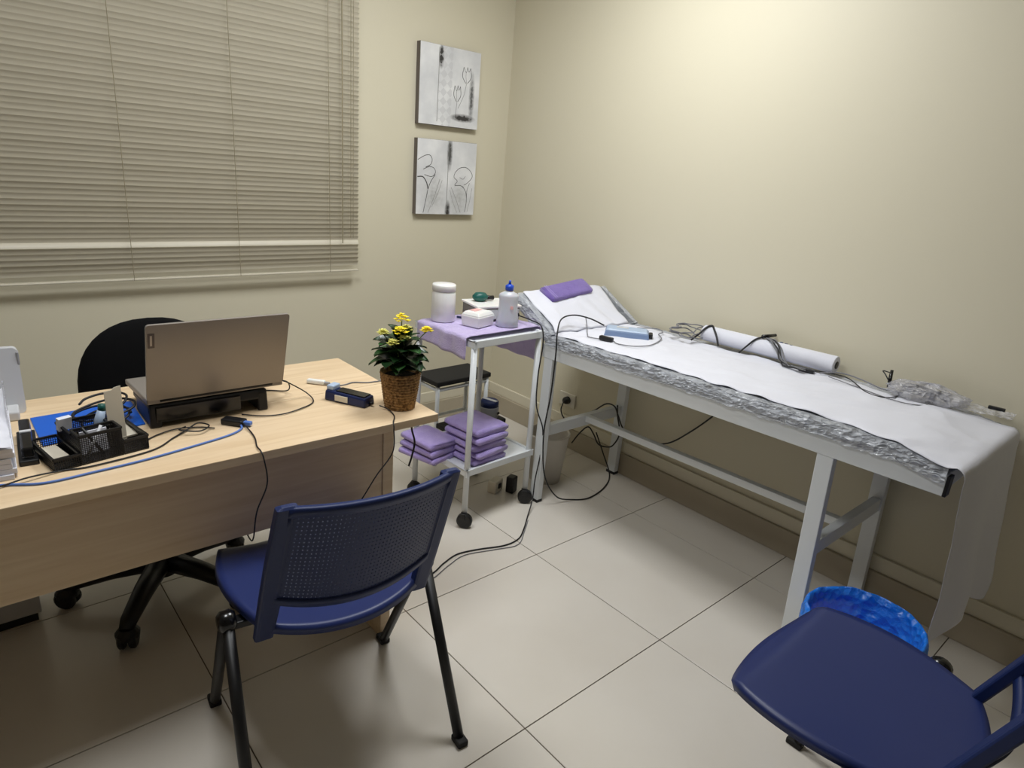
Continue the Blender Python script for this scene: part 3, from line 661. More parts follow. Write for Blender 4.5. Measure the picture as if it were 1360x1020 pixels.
# ================================================================= under the bed
wb = thing('waste_bin', 'plain off-white plastic waste bin on the floor by the bed leg', 'bin', (-0.390, -0.930, 0))
MB().lathe([(0.0, 0.002), (0.075, 0.0), (0.100, 0.235), (0.104, 0.240), (0.104, 0.248), (0.098, 0.248), (0.094, 0.235), (0.070, 0.01), (0, .01)], 32).build('body', 'bin_white', wb, smooth=True)
ol = thing('wall_outlet', 'cream wall outlet with a black plug under the bed', 'outlet', (-0.001, -0.675, 0.262))
MB().box((-0.005, 0, 0), (0.010, 0.115, 0.075)).build('plate', 'outlet', ol, bevel=0.003)
MB().tube([(-0.010, -.008, 0), (-0.030, -.008, 0), (-0.040, -.008, -.002)], [0.021, 0.020, 0.014], 16).build('plug', 'black_plastic', ol, smooth=True)
cable('power_cable', [(-0.045, -.683, .255), (-0.075, -.70, .22), (-0.08, -.74, .185), (-0.09, -.82, .20), (-0.12, -0.90, .27), (-0.12, -0.97, .32), (-0.12, -1.035, .375), (-0.12, -1.09, .38), (-0.12, -1.12, .34), (-0.11, -1.16, .28), (-0.08, -1.25, .25), (-0.04, -1.36, .27), (-0.03, -1.47, .37), (-0.03, -1.58, .50), (-0.06, -1.66, .62), (-0.10, -1.70, .735)],
      0.0036, 'cable_black', 'black mains cable hanging in a curve along the wall under the bed')
cable('power_cable', [(-0.185, -0.90, .13), (-0.17, -0.93, .19), (-0.15, -0.965, .235), (-0.13, -0.99, .20), (-0.12, -1.02, .155), (-0.10, -1.06, .15), (-0.09, -1.09, .17), (-0.085, -1.115, .24), (-0.10, -1.10, .33), (-0.13, -1.115, .395)], 0.0036, 'cable_black', 'short black cable looped around the far bed leg bar')
# pouch + castor area behind trolley leg
ad = thing('power_adapter', 'black power adapter with a beige case behind the trolley castor', 'power adapter', (-0.645, -0.945, 0), R(20))
MB().box((-0.02, 0.055, 0.030), (0.070, 0.045, 0.060)).build('case', 'cream_card', ad, bevel=0.006)
MB().box((-0.02, 0.030, 0.034), (0.022, 0.006, 0.024)).build('socket', 'black_plastic', ad, bevel=0.002)
MB().box((0.02, -0.01, 0.040), (0.045, 0.040, 0.080)).build('body', 'black_plastic', ad, bevel=0.006)
# cable from the trolley top down and across the floor to the desk
cable('extension_cable', [(-0.665, -0.95, .845), (-0.665, -1.03, .842), (-0.660, -1.085, .828), (-0.662, -1.105, .76), (-0.668, -1.10, .62), (-0.650, -1.09, .48), (-0.598, -1.09, .36), (-0.592, -1.085, .24), (-0.625, -1.10, .13), (-0.655, -1.125, .05), (-0.72, -1.17, .006), (-0.80, -1.235, .004), (-0.87, -1.28, .004), (-0.95, -1.285, .004), (-1.05, -1.25, .004), (-1.14, -1.23, .004), (-1.22, -1.25, .004), (-1.30, -1.28, .004), (-1.42, -1.27, .004), (-1.55, -1.20, .004)],
      0.0028, 'cable_black', 'long dark cable from the trolley top running across the floor', k=10)
cable('thin_cable', [(-0.735, -1.19, .003), (-0.81, -1.25, .003), (-0.90, -1.31, .003), (-1.00, -1.285, .003), (-1.12, -1.25, .003), (-1.21, -1.27, .003), (-1.33, -1.31, .003), (-1.45, -1.30, .003)], 0.0018, 'cable_grey', 'thin grey cable beside the dark cable on the floor', k=10)
P = [(-0.48, -0.66, .240)]
for i in range(15): a_ = i * 0.85; P.append((-0.47 + 0.040 * math.cos(a_), -0.71 - 0.01 * i * .2, .262 + .032 * math.sin(a_) + .001 * i))
P += [(-0.50, -.80, .30), (-0.53, -.85, .36), (-0.555, -.90, .44)]

# ================================================================= desk
dk = thing('desk', 'light wood office desk with a front panel under the window', 'desk', (-2.10, -1.185, 0))
DX0, DX1 = -0.78, 0.645
for y0, y1 in ((-0.315, -0.0012), (0.0012, 0.315)):
    MB().box(((DX0 + DX1) / 2, (y0 + y1) / 2, 0.728), (DX1 - DX0, y1 - y0, 0.024)).build('top_board', 'wood', dk, bevel=0.0015)
MB().box(((-0.74 + 0.485) / 2, -0.265, 0.608), (1.225, 0.018, 0.215)).build('front_panel', 'wood', dk, bevel=0.001)
for x in (0.502, -0.74): MB().box((x, -0.005, 0.357), (0.034, 0.545, 0.714)).build('side_panel', 'wood', dk, bevel=0.002)
DZ = 0.740
# ---- office chair behind the desk
oc = thing('office_chair', 'black swivel office chair with a rounded back behind the desk', 'chair', (-2.075, -0.845, 0))
MB().lathe([(0.0, 0.075), (0.045, 0.075), (0.050, 0.13), (0.03, 0.15), (0.026, 0.30), (0.018, 0.30), (0.018, 0.42)], 20).build('gas_lift', 'black_plastic', oc, smooth=True)
for k in range(5):
    a_ = R(163 + 72 * k); ca, sa = math.cos(a_), math.sin(a_); e = Vector((ca, sa, 0))
    ar = MB().tube([e * 0.02 + Vector((0, 0, .118)), e * 0.15 + Vector((0, 0, .105)), e * 0.262 + Vector((0, 0, .080)), e * 0.285 + Vector((0, 0, .066))], [.036, .030, .024, .019], 10).build('base_arm', 'black_plastic', oc, smooth=True)
    w_ = MB()
    Mw = Matrix.Rotation(a_ + R(70 + 30 * k), 3, 'Z') @ Matrix.Rotation(R(90), 3, 'Y')
    for s in (-1, 1): w_.lathe([(0, -.010), (0.026, -.010), (0.032, -.005), (0.032, .005), (0.026, .010), (0, .010)], 18, c=Vector((e.x * .275, e.y * .275, 0.032)) + Mw @ Vector((0, 0, s * 0.015)), M=Mw)
    w_.lathe([(0.0, .036), (0.032, .038), (0.034, .052), (0.022, .068), (0, .070)], 16, c=(e.x * .275, e.y * .275, 0))
    w_.build('castor', 'black_plastic', oc, smooth=False)
def squ(u, v, k=0.5): return u * math.sqrt(1 - v * v * k), v * math.sqrt(1 - u * u * k)
def pad(u, v):
    a_, b2 = squ(2 * u - 1, 2 * v - 1); e = 1 - max(abs(2 * u - 1), abs(2 * v - 1)) ** 6; return Vector((a_ * 0.27, 0.03 + b2 * 0.27, 0.425 + 0.05 * e))
MB().grid(pad, 20, 20).build('seat', 'black_fabric', oc, smooth=True, solid=0.03)
bk = MB(); NB = 40
prof_b = [(0.0, -.030), (.55, -.028), (.85, -.022), (.96, -.012), (1.0, .002), (.97, .014), (.86, .020), (.5, .022), (0.0, .022)]
def bpt(r, y, a_):
    c_, s_2 = math.cos(a_), math.sin(a_); ex_ = .86
    x = math.copysign(abs(c_) ** ex_, c_) * r * .222; z = math.copysign(abs(s_2) ** ex_, s_2) * r * .238
    return Vector((.085 + x, .262 + y + .05 * x * x / .05 * .2 + .06 * z, .630 + z))
bk.add([bpt(r, y, 2 * math.pi * k / NB) for r, y in prof_b for k in range(NB)], [(p * NB + k, p * NB + (k + 1) % NB, (p + 1) * NB + (k + 1) % NB, (p + 1) * NB + k) for p in range(len(prof_b) - 1) for k in range(NB)])
bk.build('backrest', 'black_fabric', oc, smooth=True)
MB().tube(spline([(0.0, 0.16, .40), (0.02, .30, .41), (0.05, .325, .48), (.055, .30, .60)], 5), 0.02, 10).build('back_bracket', 'black_plastic', oc, smooth=True)
# ---- pedestal under the far left
pd = thing('drawer_pedestal', 'light grey drawer unit on the floor under the desk', 'cabinet', (-2.62, -0.60, 0))
MB().box((0, 0, 0.270), (0.42, 0.40, 0.48)).build('body', 'light_grey', pd, bevel=0.003)
MB().box((0, 0, 0.015), (0.40, 0.38, 0.03)).build('plinth', 'black_plastic', pd)
for k in range(3):
    dr = MB().box((0, 0.206, 0.11 + .155 * k), (0.40, 0.016, 0.145)).build('drawer', 'light_grey', pd, bevel=0.002)
    MB().box((0, 0.221, 0.11 + .155 * k), (0.12, 0.014, 0.012)).build('handle', 'grey_plastic', dr, bevel=0.002)
# ---- laptop stand + laptop
ls = thing('laptop_stand', 'black plastic stand raising the laptop on the desk', 'laptop stand', (-2.000, -1.182, DZ), R(-1))
for x in (-0.135, 0.135):
    MB().hexa([(x - .014, -.055, 0), (x + .014, -.055, 0), (x + .014, .10, 0), (x - .014, .10, 0)], [(x - .013, -.050, .055), (x + .013, -.050, .055), (x + .013, .10, .040), (x - .013, .10, .040)]).build('foot', 'black_plastic', ls, bevel=0.005)
MB().hexa([(-.149, -.052, .034), (.149, -.052, .034), (.149, .13, .030), (-.149, .13, .030)], [(-.149, -.047, .061), (.149, -.047, .061), (.149, .13, .049), (-.149, .13, .049)]).build('platform', 'black_plastic', ls, bevel=0.006)
MB().box((-.03, -0.052, 0.034), (0.21, 0.006, 0.042)).build('front_bar', 'black_gloss', ls, bevel=0.003)
HLa, HLb = Vector((-2.152, -1.230, DZ + 0.063)), Vector((-1.806, -1.230, DZ + 0.063))
lp = thing('laptop', 'open grey laptop seen from behind on its black stand', 'laptop', (-2.0, -1.2, DZ + .07))
ex = (HLb - HLa).normalized(); lw = (HLb - HLa).length
ey = Vector((-ex.y, ex.x, 0)).normalized(); ey = (ey + Vector((0, 0, -0.06))).normalized(); ez = ex.cross(ey).normalized()
off = -Vector(lp.location)
def lq(p0, a, b, c): return p0 + ex * a + ey * b + ez * c + off
MB().hexa([lq(HLa, a, b, 0.000) for a, b in ((0, 0), (lw, 0), (lw, .235), (0, .235))], [lq(HLa, a, b, 0.015) for a, b in ((0, 0), (lw, 0), (lw, .235), (0, .235))]).build('base', 'laptop_grey', lp, bevel=0.003)
kb = MB()
for r in range(5):
    for c_ in range(14): kb.hexa([lq(HLa, .03 + c_ * .0235 + i, .03 + r * .0225 + jn, .0150) for i, jn in ((0, 0), (.020, 0), (.020, .019), (0, .019))], [lq(HLa, .03 + c_ * .0235 + i, .03 + r * .0225 + jn, .0162) for i, jn in ((0, 0), (.020, 0), (.020, .019), (0, .019))])
kb.build('keyboard', 'black_plastic', lp)
LHt = 0.217; tl = R(20)
lu = (ez * math.cos(tl) - ey * math.sin(tl)).normalized(); ln = lu.cross(ex)      # lid up direction; ln points to the user
def lidq(a, b, c): return HLa + ex * a + lu * b + ln * c + ez * 0.012 + off
def rrect(w0, w1, h0, h1, r, n=5):
    P = []
    for cx, cy, a0 in ((w1 - r, h0 + r, -90), (w1 - r, h1 - r, 0), (w0 + r, h1 - r, 90), (w0 + r, h0 + r, 180)):
        for i in range(n + 1): t_ = R(a0 + 90 * i / n); P.append((cx + r * math.cos(t_), cy + r * math.sin(t_)))
    return P
def plate(fn, outline, c0, c1, name, m, parent):
    n = len(outline); mb = MB(); mb.add([fn(a, b, c0) for a, b in outline] + [fn(a, b, c1) for a, b in outline], [tuple(range(n)), tuple(range(2 * n - 1, n - 1, -1))] + [(i, (i + 1) % n, n + (i + 1) % n, n + i) for i in range(n)])
    return mb.build(name, m, parent)
lid = plate(lidq, rrect(0, lw, 0, LHt, 0.008), -0.003, 0.003, 'lid', 'laptop_grey', lp)
plate(lidq, rrect(0.008, lw - .008, 0.015, LHt - .008, 0.003), 0.003, 0.0036, 'screen', 'black_gloss', lid)
plate(lidq, rrect(0.004, 0.019, LHt - .062, LHt - .022, 0.001), -0.0036, -0.003, 'badge', 'laptop_badge', lid)
plate(lidq, rrect(0.009, 0.0135, LHt - .056, LHt - .028, 0.0005), -0.0040, -0.0036, 'badge_lettering', 'badge_light', lid)
MB().tube([lidq(.03, -.004, 0.002), lidq(lw - .03, -.004, 0.002)], 0.006, 10).build('hinge', 'black_plastic', lp, smooth=True)
# ---- desk organiser
og = thing('desk_organizer', 'black mesh desk organizer holding cards and pens', 'organizer', (-2.290, -1.297, DZ), R(10))
def mesh_wall(m, p0, p1, h0, h1, step=0.0042, t=0.0012):
    p0, p1 = Vector(p0), Vector(p1); L_ = (p1 - p0).length; n = max(2, int(L_ / step))
    for i in range(n + 1): p = p0 + (p1 - p0) * i / n; m.bar(p + Vector((0, 0, h0)), p + Vector((0, 0, h1)), t, t)
    k = max(1, int((h1 - h0) / step))
    for i in range(k + 1): z = h0 + (h1 - h0) * i / k; m.bar(p0 + Vector((0, 0, z)), p1 + Vector((0, 0, z)), t, t, side=(0, 0, 1))
def tray(x0, x1, y0, y1, h, name):
    m = MB(); c = [(x0, y0, 0), (x1, y0, 0), (x1, y1, 0), (x0, y1, 0)]
    for i in range(4): mesh_wall(m, c[i], c[(i + 1) % 4], 0.003, h)
    m.box(((x0 + x1) / 2, (y0 + y1) / 2, 0.0015), (x1 - x0, y1 - y0, 0.003))
    o = m.build(name, 'black_plastic', og)
    r = MB()
    for i in range(4): a_, b2 = Vector(c[i]), Vector(c[(i + 1) % 4]); r.bar(a_ + Vector((0, 0, h)), b2 + Vector((0, 0, h)), 0.005, 0.005, side=(0, 0, 1))
    r.build('rim', 'black_plastic', o)
tray(-0.095, -0.044, -0.070, 0.070, 0.028, 'low_tray'); tray(0.045, 0.098, -0.070, 0.070, 0.034, 'low_tray')
tray(-0.042, 0.043, -0.070, -0.022, 0.068, 'tall_tray'); tray(-0.042, 0.043, -0.020, 0.070, 0.058, 'tall_tray')
def card(name, m, p, wd, h, t, tilt, rz, label, cat, top=None):
    mb = MB()
    out = top or [(-wd / 2, 0), (wd / 2, 0), (wd / 2, h), (-wd / 2, h)]
    n = len(out); mb.add([(a_, -t / 2, b2) for a_, b2 in out] + [(a_, t / 2, b2) for a_, b2 in out], [tuple(range(n)), tuple(range(2 * n - 1, n - 1, -1))] + [(i, (i + 1) % n, n + (i + 1) % n, n + i) for i in range(n)])
    o = mb.build(name, m, None); o.rotation_euler = (R(tilt), 0, R(rz)); o.location = p; return tag(o, label, cat)
card('card_strip', 'cream_card', (-2.233, -1.300, DZ + .006), 0.036, .140, .002, -2, 10, 'tall cream card strip standing in the desk organizer', 'card', [(-.018, 0), (.018, 0), (.018, .140), (.004, .138), (-.002, .133), (-.018, .132)])
card('note_paper', 'paper', (-2.285, -1.325, DZ + .006), 0.055, .054, .006, -4, 10, 'block of white note papers in the organizer front pocket', 'paper')
for k, (x, y) in enumerate(((-2.305, -1.345), (-2.272, -1.343))):
    p = MB().tube([(0, 0, 0), (0.035 - .07 * k, 0.012, 0.066)], 0.0035, 8).build('pen', ('light_grey', 'black_plastic')[k], None, smooth=True, loc=(x, y, DZ + 0.006))
    tag(p, ('pale grey pen leaning in the organizer front pocket', 'black pen leaning in the organizer front pocket')[k], 'pen')
tb = thing('glue_tube', 'small teal tube standing in the desk organizer', 'tube', (-2.262, -1.258, DZ + 0.004), R(10))
MB().tube([(0, 0, 0), (0, 0, .05), (0.008, 0, .075)], [.010, .011, .009], 12).build('body', 'device_blue', tb, smooth=True); MB().tube([(0.008, 0, .075), (.011, 0, .090)], .0085, 12).build('cap', 'teal', tb, smooth=True)
card('tissue', 'paper', (-2.332, -1.262, DZ + .050), 0.028, .030, .012, 10, 20, 'crumpled white tissue at the organizer corner', 'tissue')
card('name_cards', 'cream_card', (-2.365, -1.305, DZ + .012), 0.040, .004, .075, 0, 12, 'beige cards lying in the low organizer tray', 'card')
card('memo_cards', 'cream_card', (-2.215, -1.262, DZ + .020), 0.040, .004, .070, 6, 12, 'beige memo cards in the organizer tray nearest the laptop', 'card')
# coil of dark cord behind organizer
P = []
for i in range(40):
    a_ = i * 0.55; rr = .052 + .010 * math.sin(i * .9); P.append((-2.235 + rr * 1.15 * math.cos(a_), -1.155 + rr * math.sin(a_) * .9, DZ + .016 + .010 * math.sin(a_ + 1) + .0012 * i))
tag(MB().tube(spline(P, 4), 0.003, 7).build('cord_coil', 'cable_black', None, smooth=True), 'coiled black cord lying on the blue folder', 'cable')
tp = thing('stamp_holder', 'small dark blue and white stamp inside the cord coil', 'stamp', (-2.215, -1.150, DZ + 0.005))
MB().lathe([(.016, 0), (.018, .004), (.018, .030), (.010, .036), (0, .037)], 18).build('body', 'navy_device', tp, smooth=True); MB().lathe([(.011, .036), (.011, .048), (0, .049)], 14).build('knob', 'light_grey', tp, smooth=True)
fd = MB().hexa([(-2.376, -1.026, DZ), (-2.374, -1.225, DZ), (-2.153, -1.195, DZ), (-2.146, -1.010, DZ)], [(-2.376, -1.026, DZ + .004), (-2.374, -1.225, DZ + .004), (-2.153, -1.195, DZ + .004), (-2.146, -1.010, DZ + .004)]).build('folder', 'folder_blue', None, bevel=.001)
tag(fd, 'bright blue document folder lying flat on the desk', 'folder')
# stapler
sp_ = thing('stapler', 'black stapler with silver trim beside the paper stack', 'stapler', (-2.402, -1.225, DZ), R(-4))
MB().box((0, 0, .006), (.036, .190, .012)).build('base', 'black_plastic', sp_, bevel=.003)
MB().hexa([(-.012, -.085, .016), (.012, -.085, .016), (.012, .09, .016), (-.012, .09, .016)], [(-.011, -.080, .036), (.011, -.080, .036), (.011, .09, .044), (-.011, .09, .044)]).build('arm', 'black_gloss', sp_, bevel=.004)
MB().box((0, -.050, .014), (.022, .05, .006)).build('magazine', 'light_grey', sp_, bevel=.001)
MB().box((0, .012, .041), (.022, .012, .004)).build('silver_trim', 'light_grey', sp_, bevel=.001)
# paper stack
ps = thing('paper_stack', 'thick stack of white papers in a clear wrapper on the desk', 'paper stack', (-2.480, -1.235, DZ), R(-3))
for k in range(6):
    dx, dy = random.uniform(-.004, .004), random.uniform(-.004, .004)
    MB().box((dx - .02, dy, .006 + .0115 * k), (.14, .27, .011)).build('sheaf', 'paper', ps, bevel=.001)
def top_sheet(u, v): x = -.085 + .135 * u; y = -.14 + .27 * v; return Vector((x, y, .0725 + .012 * v + .010 * abs(nz(x * 18, y * 14, 3)) + .006 * abs(nz(x * 50, y * 30, 8)) + .03 * sm(.6, 1, v) * u))
MB().grid(top_sheet, 20, 30).build('top_sheet', 'paper', ps, smooth=True)
MB().hexa([(.050, -.13, .002), (.0525, -.13, .002), (.0525, .15, .002), (.050, .15, .002)], [(.050, -.13, .055), (.0525, -.13, .055), (.0525, .15, .130), (.050, .15, .130)]).build('wrapper', 'clear_bag', ps)
# white upright tray
wt = thing('paper_tray', 'white upright plastic tray with a black latch at the desk edge', 'tray', (-2.46, -0.955, DZ), R(-4))
def wq(a_, b2, c_): return Vector((a_, c_ - .0 + b2 * .14, b2))
plate(wq, rrect(-.16, .085, 0.0, .168, .012), -.010, .010, 'back_plate', 'light_grey', wt)
MB().box((-.04, -.03, .012), (.22, .07, .024)).build('base', 'light_grey', wt, bevel=.004)
MB().box((-.0, -.004, .118), (.026, .022, .024)).build('latch', 'black_plastic', wt, bevel=.004); MB().box((-.012, -.010, .098), (.024, .03, .022)).build('latch_block', 'white_plastic', wt, bevel=.004)
MB().box((.084, .019, .140), (.006, .024, .034)).build('corner_guard', 'grey_plastic', wt, bevel=.002)
# glucometer-like device, charger, cables
gd = thing('handheld_device', 'dark blue handheld device with a pale label on the desk', 'device', (-1.630, -1.290, DZ), R(-62)); gd.scale = (.80, .92, .95)
MB().hexa([(-.088, -.030, 0), (.088, -.030, 0), (.088, .030, 0), (-.088, .030, 0)], [(-.086, -.026, .034), (.086, -.026, .030), (.086, .026, .030), (-.086, .026, .034)]).build('body', 'navy_device', gd, bevel=.006)
MB().hexa([(-.045, -.020, .033), (.078, -.020, .030), (.078, .020, .030), (-.045, .020, .033)], [(-.045, -.019, .036), (.078, -.019, .034), (.078, .019, .034), (-.045, .019, .036)]).build('keypad', 'black_gloss', gd, bevel=.001)
MB().box((-.070, 0, .040), (.030, .040, .016)).build('sensor_head', 'device_blue', gd, bevel=.004)
MB().box((-.012, -.0305, .016), (.055, .0025, .018)).build('side_label', 'cream_card', gd)
MB().tube([(.086, .0, .012), (.102, .0, .011)], [.006, .004], 10).build('strain_relief', 'black_plastic', gd, smooth=True)
cable('device_cable', [(-1.583, -1.383, DZ + .010), (-1.570, -1.41, DZ + .005), (-1.580, -1.46, DZ + .004), (-1.605, -1.497, DZ + .003), (-1.612, -1.512, DZ - .012), (-1.615, -1.513, .66), (-1.665, -1.512, .60), (-1.71, -1.500, .525), (-1.725, -1.465, .488), (-1.73, -1.42, .50), (-1.73, -1.36, .56)], .0018, 'cable_black', 'thin dark cable from the blue handheld device over the desk edge')
ch = thing('charger_stick', 'slim white charger stick lying at the back of the desk', 'charger', (-1.645, -1.098, DZ), R(-49))
MB().box((0, 0, .008), (.058, .018, .014)).build('body', 'white_plastic', ch, bevel=.004); MB().box((.036, 0, .007), (.016, .012, .008)).build('plug', 'grey_plastic', ch, bevel=.002)
cable('charger_cable', [(-1.616, -1.130, DZ + .007), (-1.600, -1.150, DZ + .003), (-1.570, -1.150, DZ + .002), (-1.54, -1.145, DZ + .003), (-1.50, -1.165, DZ + .002), (-1.47, -1.17, DZ + .003), (-1.450, -1.175, DZ - .004), (-1.447, -1.18, .66), (-1.44, -1.20, .60)], .0022, 'cable_grey', 'grey charger cable running behind the flower pot')
cable('hanging_cable', [(-1.475, -1.38, .712), (-1.480, -1.40, .66), (-1.475, -1.41, .62), (-1.49, -1.42, .58), (-1.50, -1.42, .55)], .003, 'cable_black', 'short black cable end hanging below the desk top')
cable('laptop_cable', [(-1.800, -1.215, DZ + .070), (-1.775, -1.205, DZ + .055), (-1.722, -1.20, DZ + .015), (-1.725, -1.25, DZ + .004), (-1.78, -1.285, DZ + .004), (-1.84, -1.300, DZ + .004), (-1.89, -1.285, DZ + .004), (-1.93, -1.25, DZ + .004)], .0018, 'cable_black', 'black laptop cable looping beside the stand on the desk')
cable('laptop_cable', [(-1.800, -1.190, DZ + .066), (-1.765, -1.17, DZ + .045), (-1.755, -1.14, DZ + .01), (-1.79, -1.10, DZ + .003), (-1.86, -1.05, DZ + .003)], .0020, 'cable_black', 'thin cable going back from the laptop hinge')
cable('network_cable', [(-2.55, -1.37, DZ + .003), (-2.46, -1.40, DZ + .003), (-2.395, -1.43, DZ + .003), (-2.30, -1.425, DZ + .003), (-2.20, -1.415, DZ + .003), (-2.08, -1.390, DZ + .003), (-2.00, -1.368, DZ + .003), (-1.965, -1.345, DZ + .004), (-1.960, -1.322, DZ + .008)], .0027, 'cable_blue', 'light blue network cable along the front of the desk')
cable('power_cable', [(-2.56, -1.395, DZ + .003), (-2.48, -1.405, DZ + .003), (-2.42, -1.400, DZ + .009), (-2.36, -1.385, DZ + .003), (-2.30, -1.392, DZ + .003), (-2.18, -1.37, DZ + .003), (-2.12, -1.32, DZ + .003), (-2.08, -1.29, DZ + .005), (-2.05, -1.275, DZ + .012), (-2.03, -1.30, DZ + .010), (-2.06, -1.325, DZ + .010), (-2.10, -1.30, DZ + .012), (-2.08, -1.275, DZ + .008)], .0019, 'cable_black', 'black cable winding from the paper stack to the laptop stand')
cable('thin_cable', [(-2.20, -1.325, DZ + .003), (-2.15, -1.285, DZ + .003), (-2.10, -1.270, DZ + .004), (-2.05, -1.285, DZ + .004), (-2.02, -1.31, DZ + .004)], .0018, 'cable_black', 'short black cable at the left foot of the laptop stand')
cable('usb_cable', [(-1.955, -1.325, DZ + .012), (-1.952, -1.37, DZ + .004), (-1.958, -1.42, DZ + .004), (-1.972, -1.47, DZ + .004), (-1.974, -1.500, DZ + .003), (-1.972, -1.513, DZ - .015), (-1.968, -1.515, .66), (-1.995, -1.512, .59), (-2.002, -1.500, .515), (-1.998, -1.465, .488), (-1.995, -1.42, .50), (-1.99, -1.36, .56)], .0018, 'cable_black', 'thin black cable dropping over the front edge of the desk')
us = thing('usb_hub', 'small black hub with plugged cables in front of the laptop stand', 'usb hub', (-1.968, -1.300, DZ), R(-50))
MB().box((0, 0, .009), (.060, .030, .016)).build('body', 'black_plastic', us, bevel=.004); MB().box((.038, 0, .009), (.022, .014, .010)).build('plug', 'cable_blue', us, bevel=.002)

# ================================================================= potted plant
pp = thing('potted_plant', 'yellow kalanchoe in a woven brown basket pot on the desk corner', 'plant', (-1.522, -1.395, DZ), 0)
prof = []
for k in range(49):
    f = k / 48; r = .043 + .016 * f ** .9; prof.append((r + .0016 * math.sin(f * 2 * math.pi * 13), f * .112))
pot = MB().lathe([(0, 0)] + prof + [(.055, .112), (.050, .095), (0, .095)], 48).build('pot', 'basket', pp, smooth=True)
v = pot.data.vertices
for q in v:
    rr = math.hypot(q.co.x, q.co.y)
    if rr > .04 and q.co.z < .111:
        a_ = math.atan2(q.co.y, q.co.x); s = 1 + .022 * math.sin(a_ * 22 + (int(q.co.z / .0086) % 2) * math.pi); q.co.x *= s; q.co.y *= s
MB().lathe([(0, .098), (.048, .097)], 24).build('soil', 'soil', pp)
def leaf_mesh(m_):
    def fn(u, v):
        s = 2 * u - 1; wv = math.sin(math.pi * min(1, v * .94 + .06)) ** .75 * (0.5 + .12 * math.sin(v * 25)) * .062
        return Vector((s * wv, v * .074, .012 * math.sin(v * math.pi * .9) - .020 * v * v + .006 * s * s))
    return MB().grid(fn, 4, 8).build('leaf', m_, pp, smooth=True)
L0 = [leaf_mesh('leaf'), leaf_mesh('leaf_dark')]; first = {0: True, 1: True}
def put_leaf(i, h, az, tilt, sc, r0):
    k = i % 2
    if first[k]: o = L0[k]; first[k] = False
    else: o = L0[k].copy(); COL.objects.link(o)
    o.location = (r0 * math.cos(az + math.pi / 2), r0 * math.sin(az + math.pi / 2), h); o.rotation_euler = (R(tilt), R(random.uniform(-18, 18)), az); o.scale = (sc, sc, sc)
i = 0
for h, n, tilt, sc, r0 in ((.120, 8, 14, .82, .012), (.134, 9, 16, .95, .012), (.150, 9, 18, .98, .010), (.170, 9, 28, .92, .010), (.188, 8, 42, .80, .008), (.205, 7, 56, .62, .006)):
    a0 = random.uniform(0, 6.28)
    for k in range(n):
        put_leaf(i, h + random.uniform(-.006, .006), a0 + 2 * math.pi * k / n + random.uniform(-.2, .2), tilt + random.uniform(-10, 10), sc * random.uniform(.85, 1.12), r0); i += 1
def flower(x, y, h, s, m_):
    MB().tube(spline([(x * .15, y * .15, .15), (x * .6, y * .6, .15 + (h - .15) * .6), (x, y, h)], 4), .0016, 6).build('stalk', 'stem', pp, smooth=True)
    mb = MB()
    for k in range(14):
        a_ = k * 2.4; rr = s * math.sqrt(k / 14); c = Vector((x + rr * math.cos(a_), y + rr * math.sin(a_), h + s * .9 * (1 - k / 14) + random.uniform(-.002, .002)))
        for p in range(4):
            b2 = a_ + p * math.pi / 2; d_ = Vector((math.cos(b2), math.sin(b2), .12)); e = Vector((-math.sin(b2), math.cos(b2), 0))
            mb.add([c, c + d_ * .006 - e * .0038, c + d_ * .0095, c + d_ * .006 + e * .0038], [(0, 1, 2, 3)])
        mb.lathe([(0, -.004), (.0022, -.002), (.0018, .001), (0, .002)], 6, c=c)
    mb.build('flower', m_, pp, solid=.0006)
for a in ((.006, .01, .258, .020, 'petal'), (-.018, -.022, .232, .019, 'petal'), (.058, -.040, .232, .014, 'petal'), (-.048, .020, .222, .013, 'petal_pale'), (-.045, -.03, .205, .013, 'petal_pale'), (.028, .018, .226, .014, 'petal_pale'), (-.008, -.028, .214, .012, 'petal_pale'), (.040, .035, .215, .010, 'petal_pale')): flower(*a)

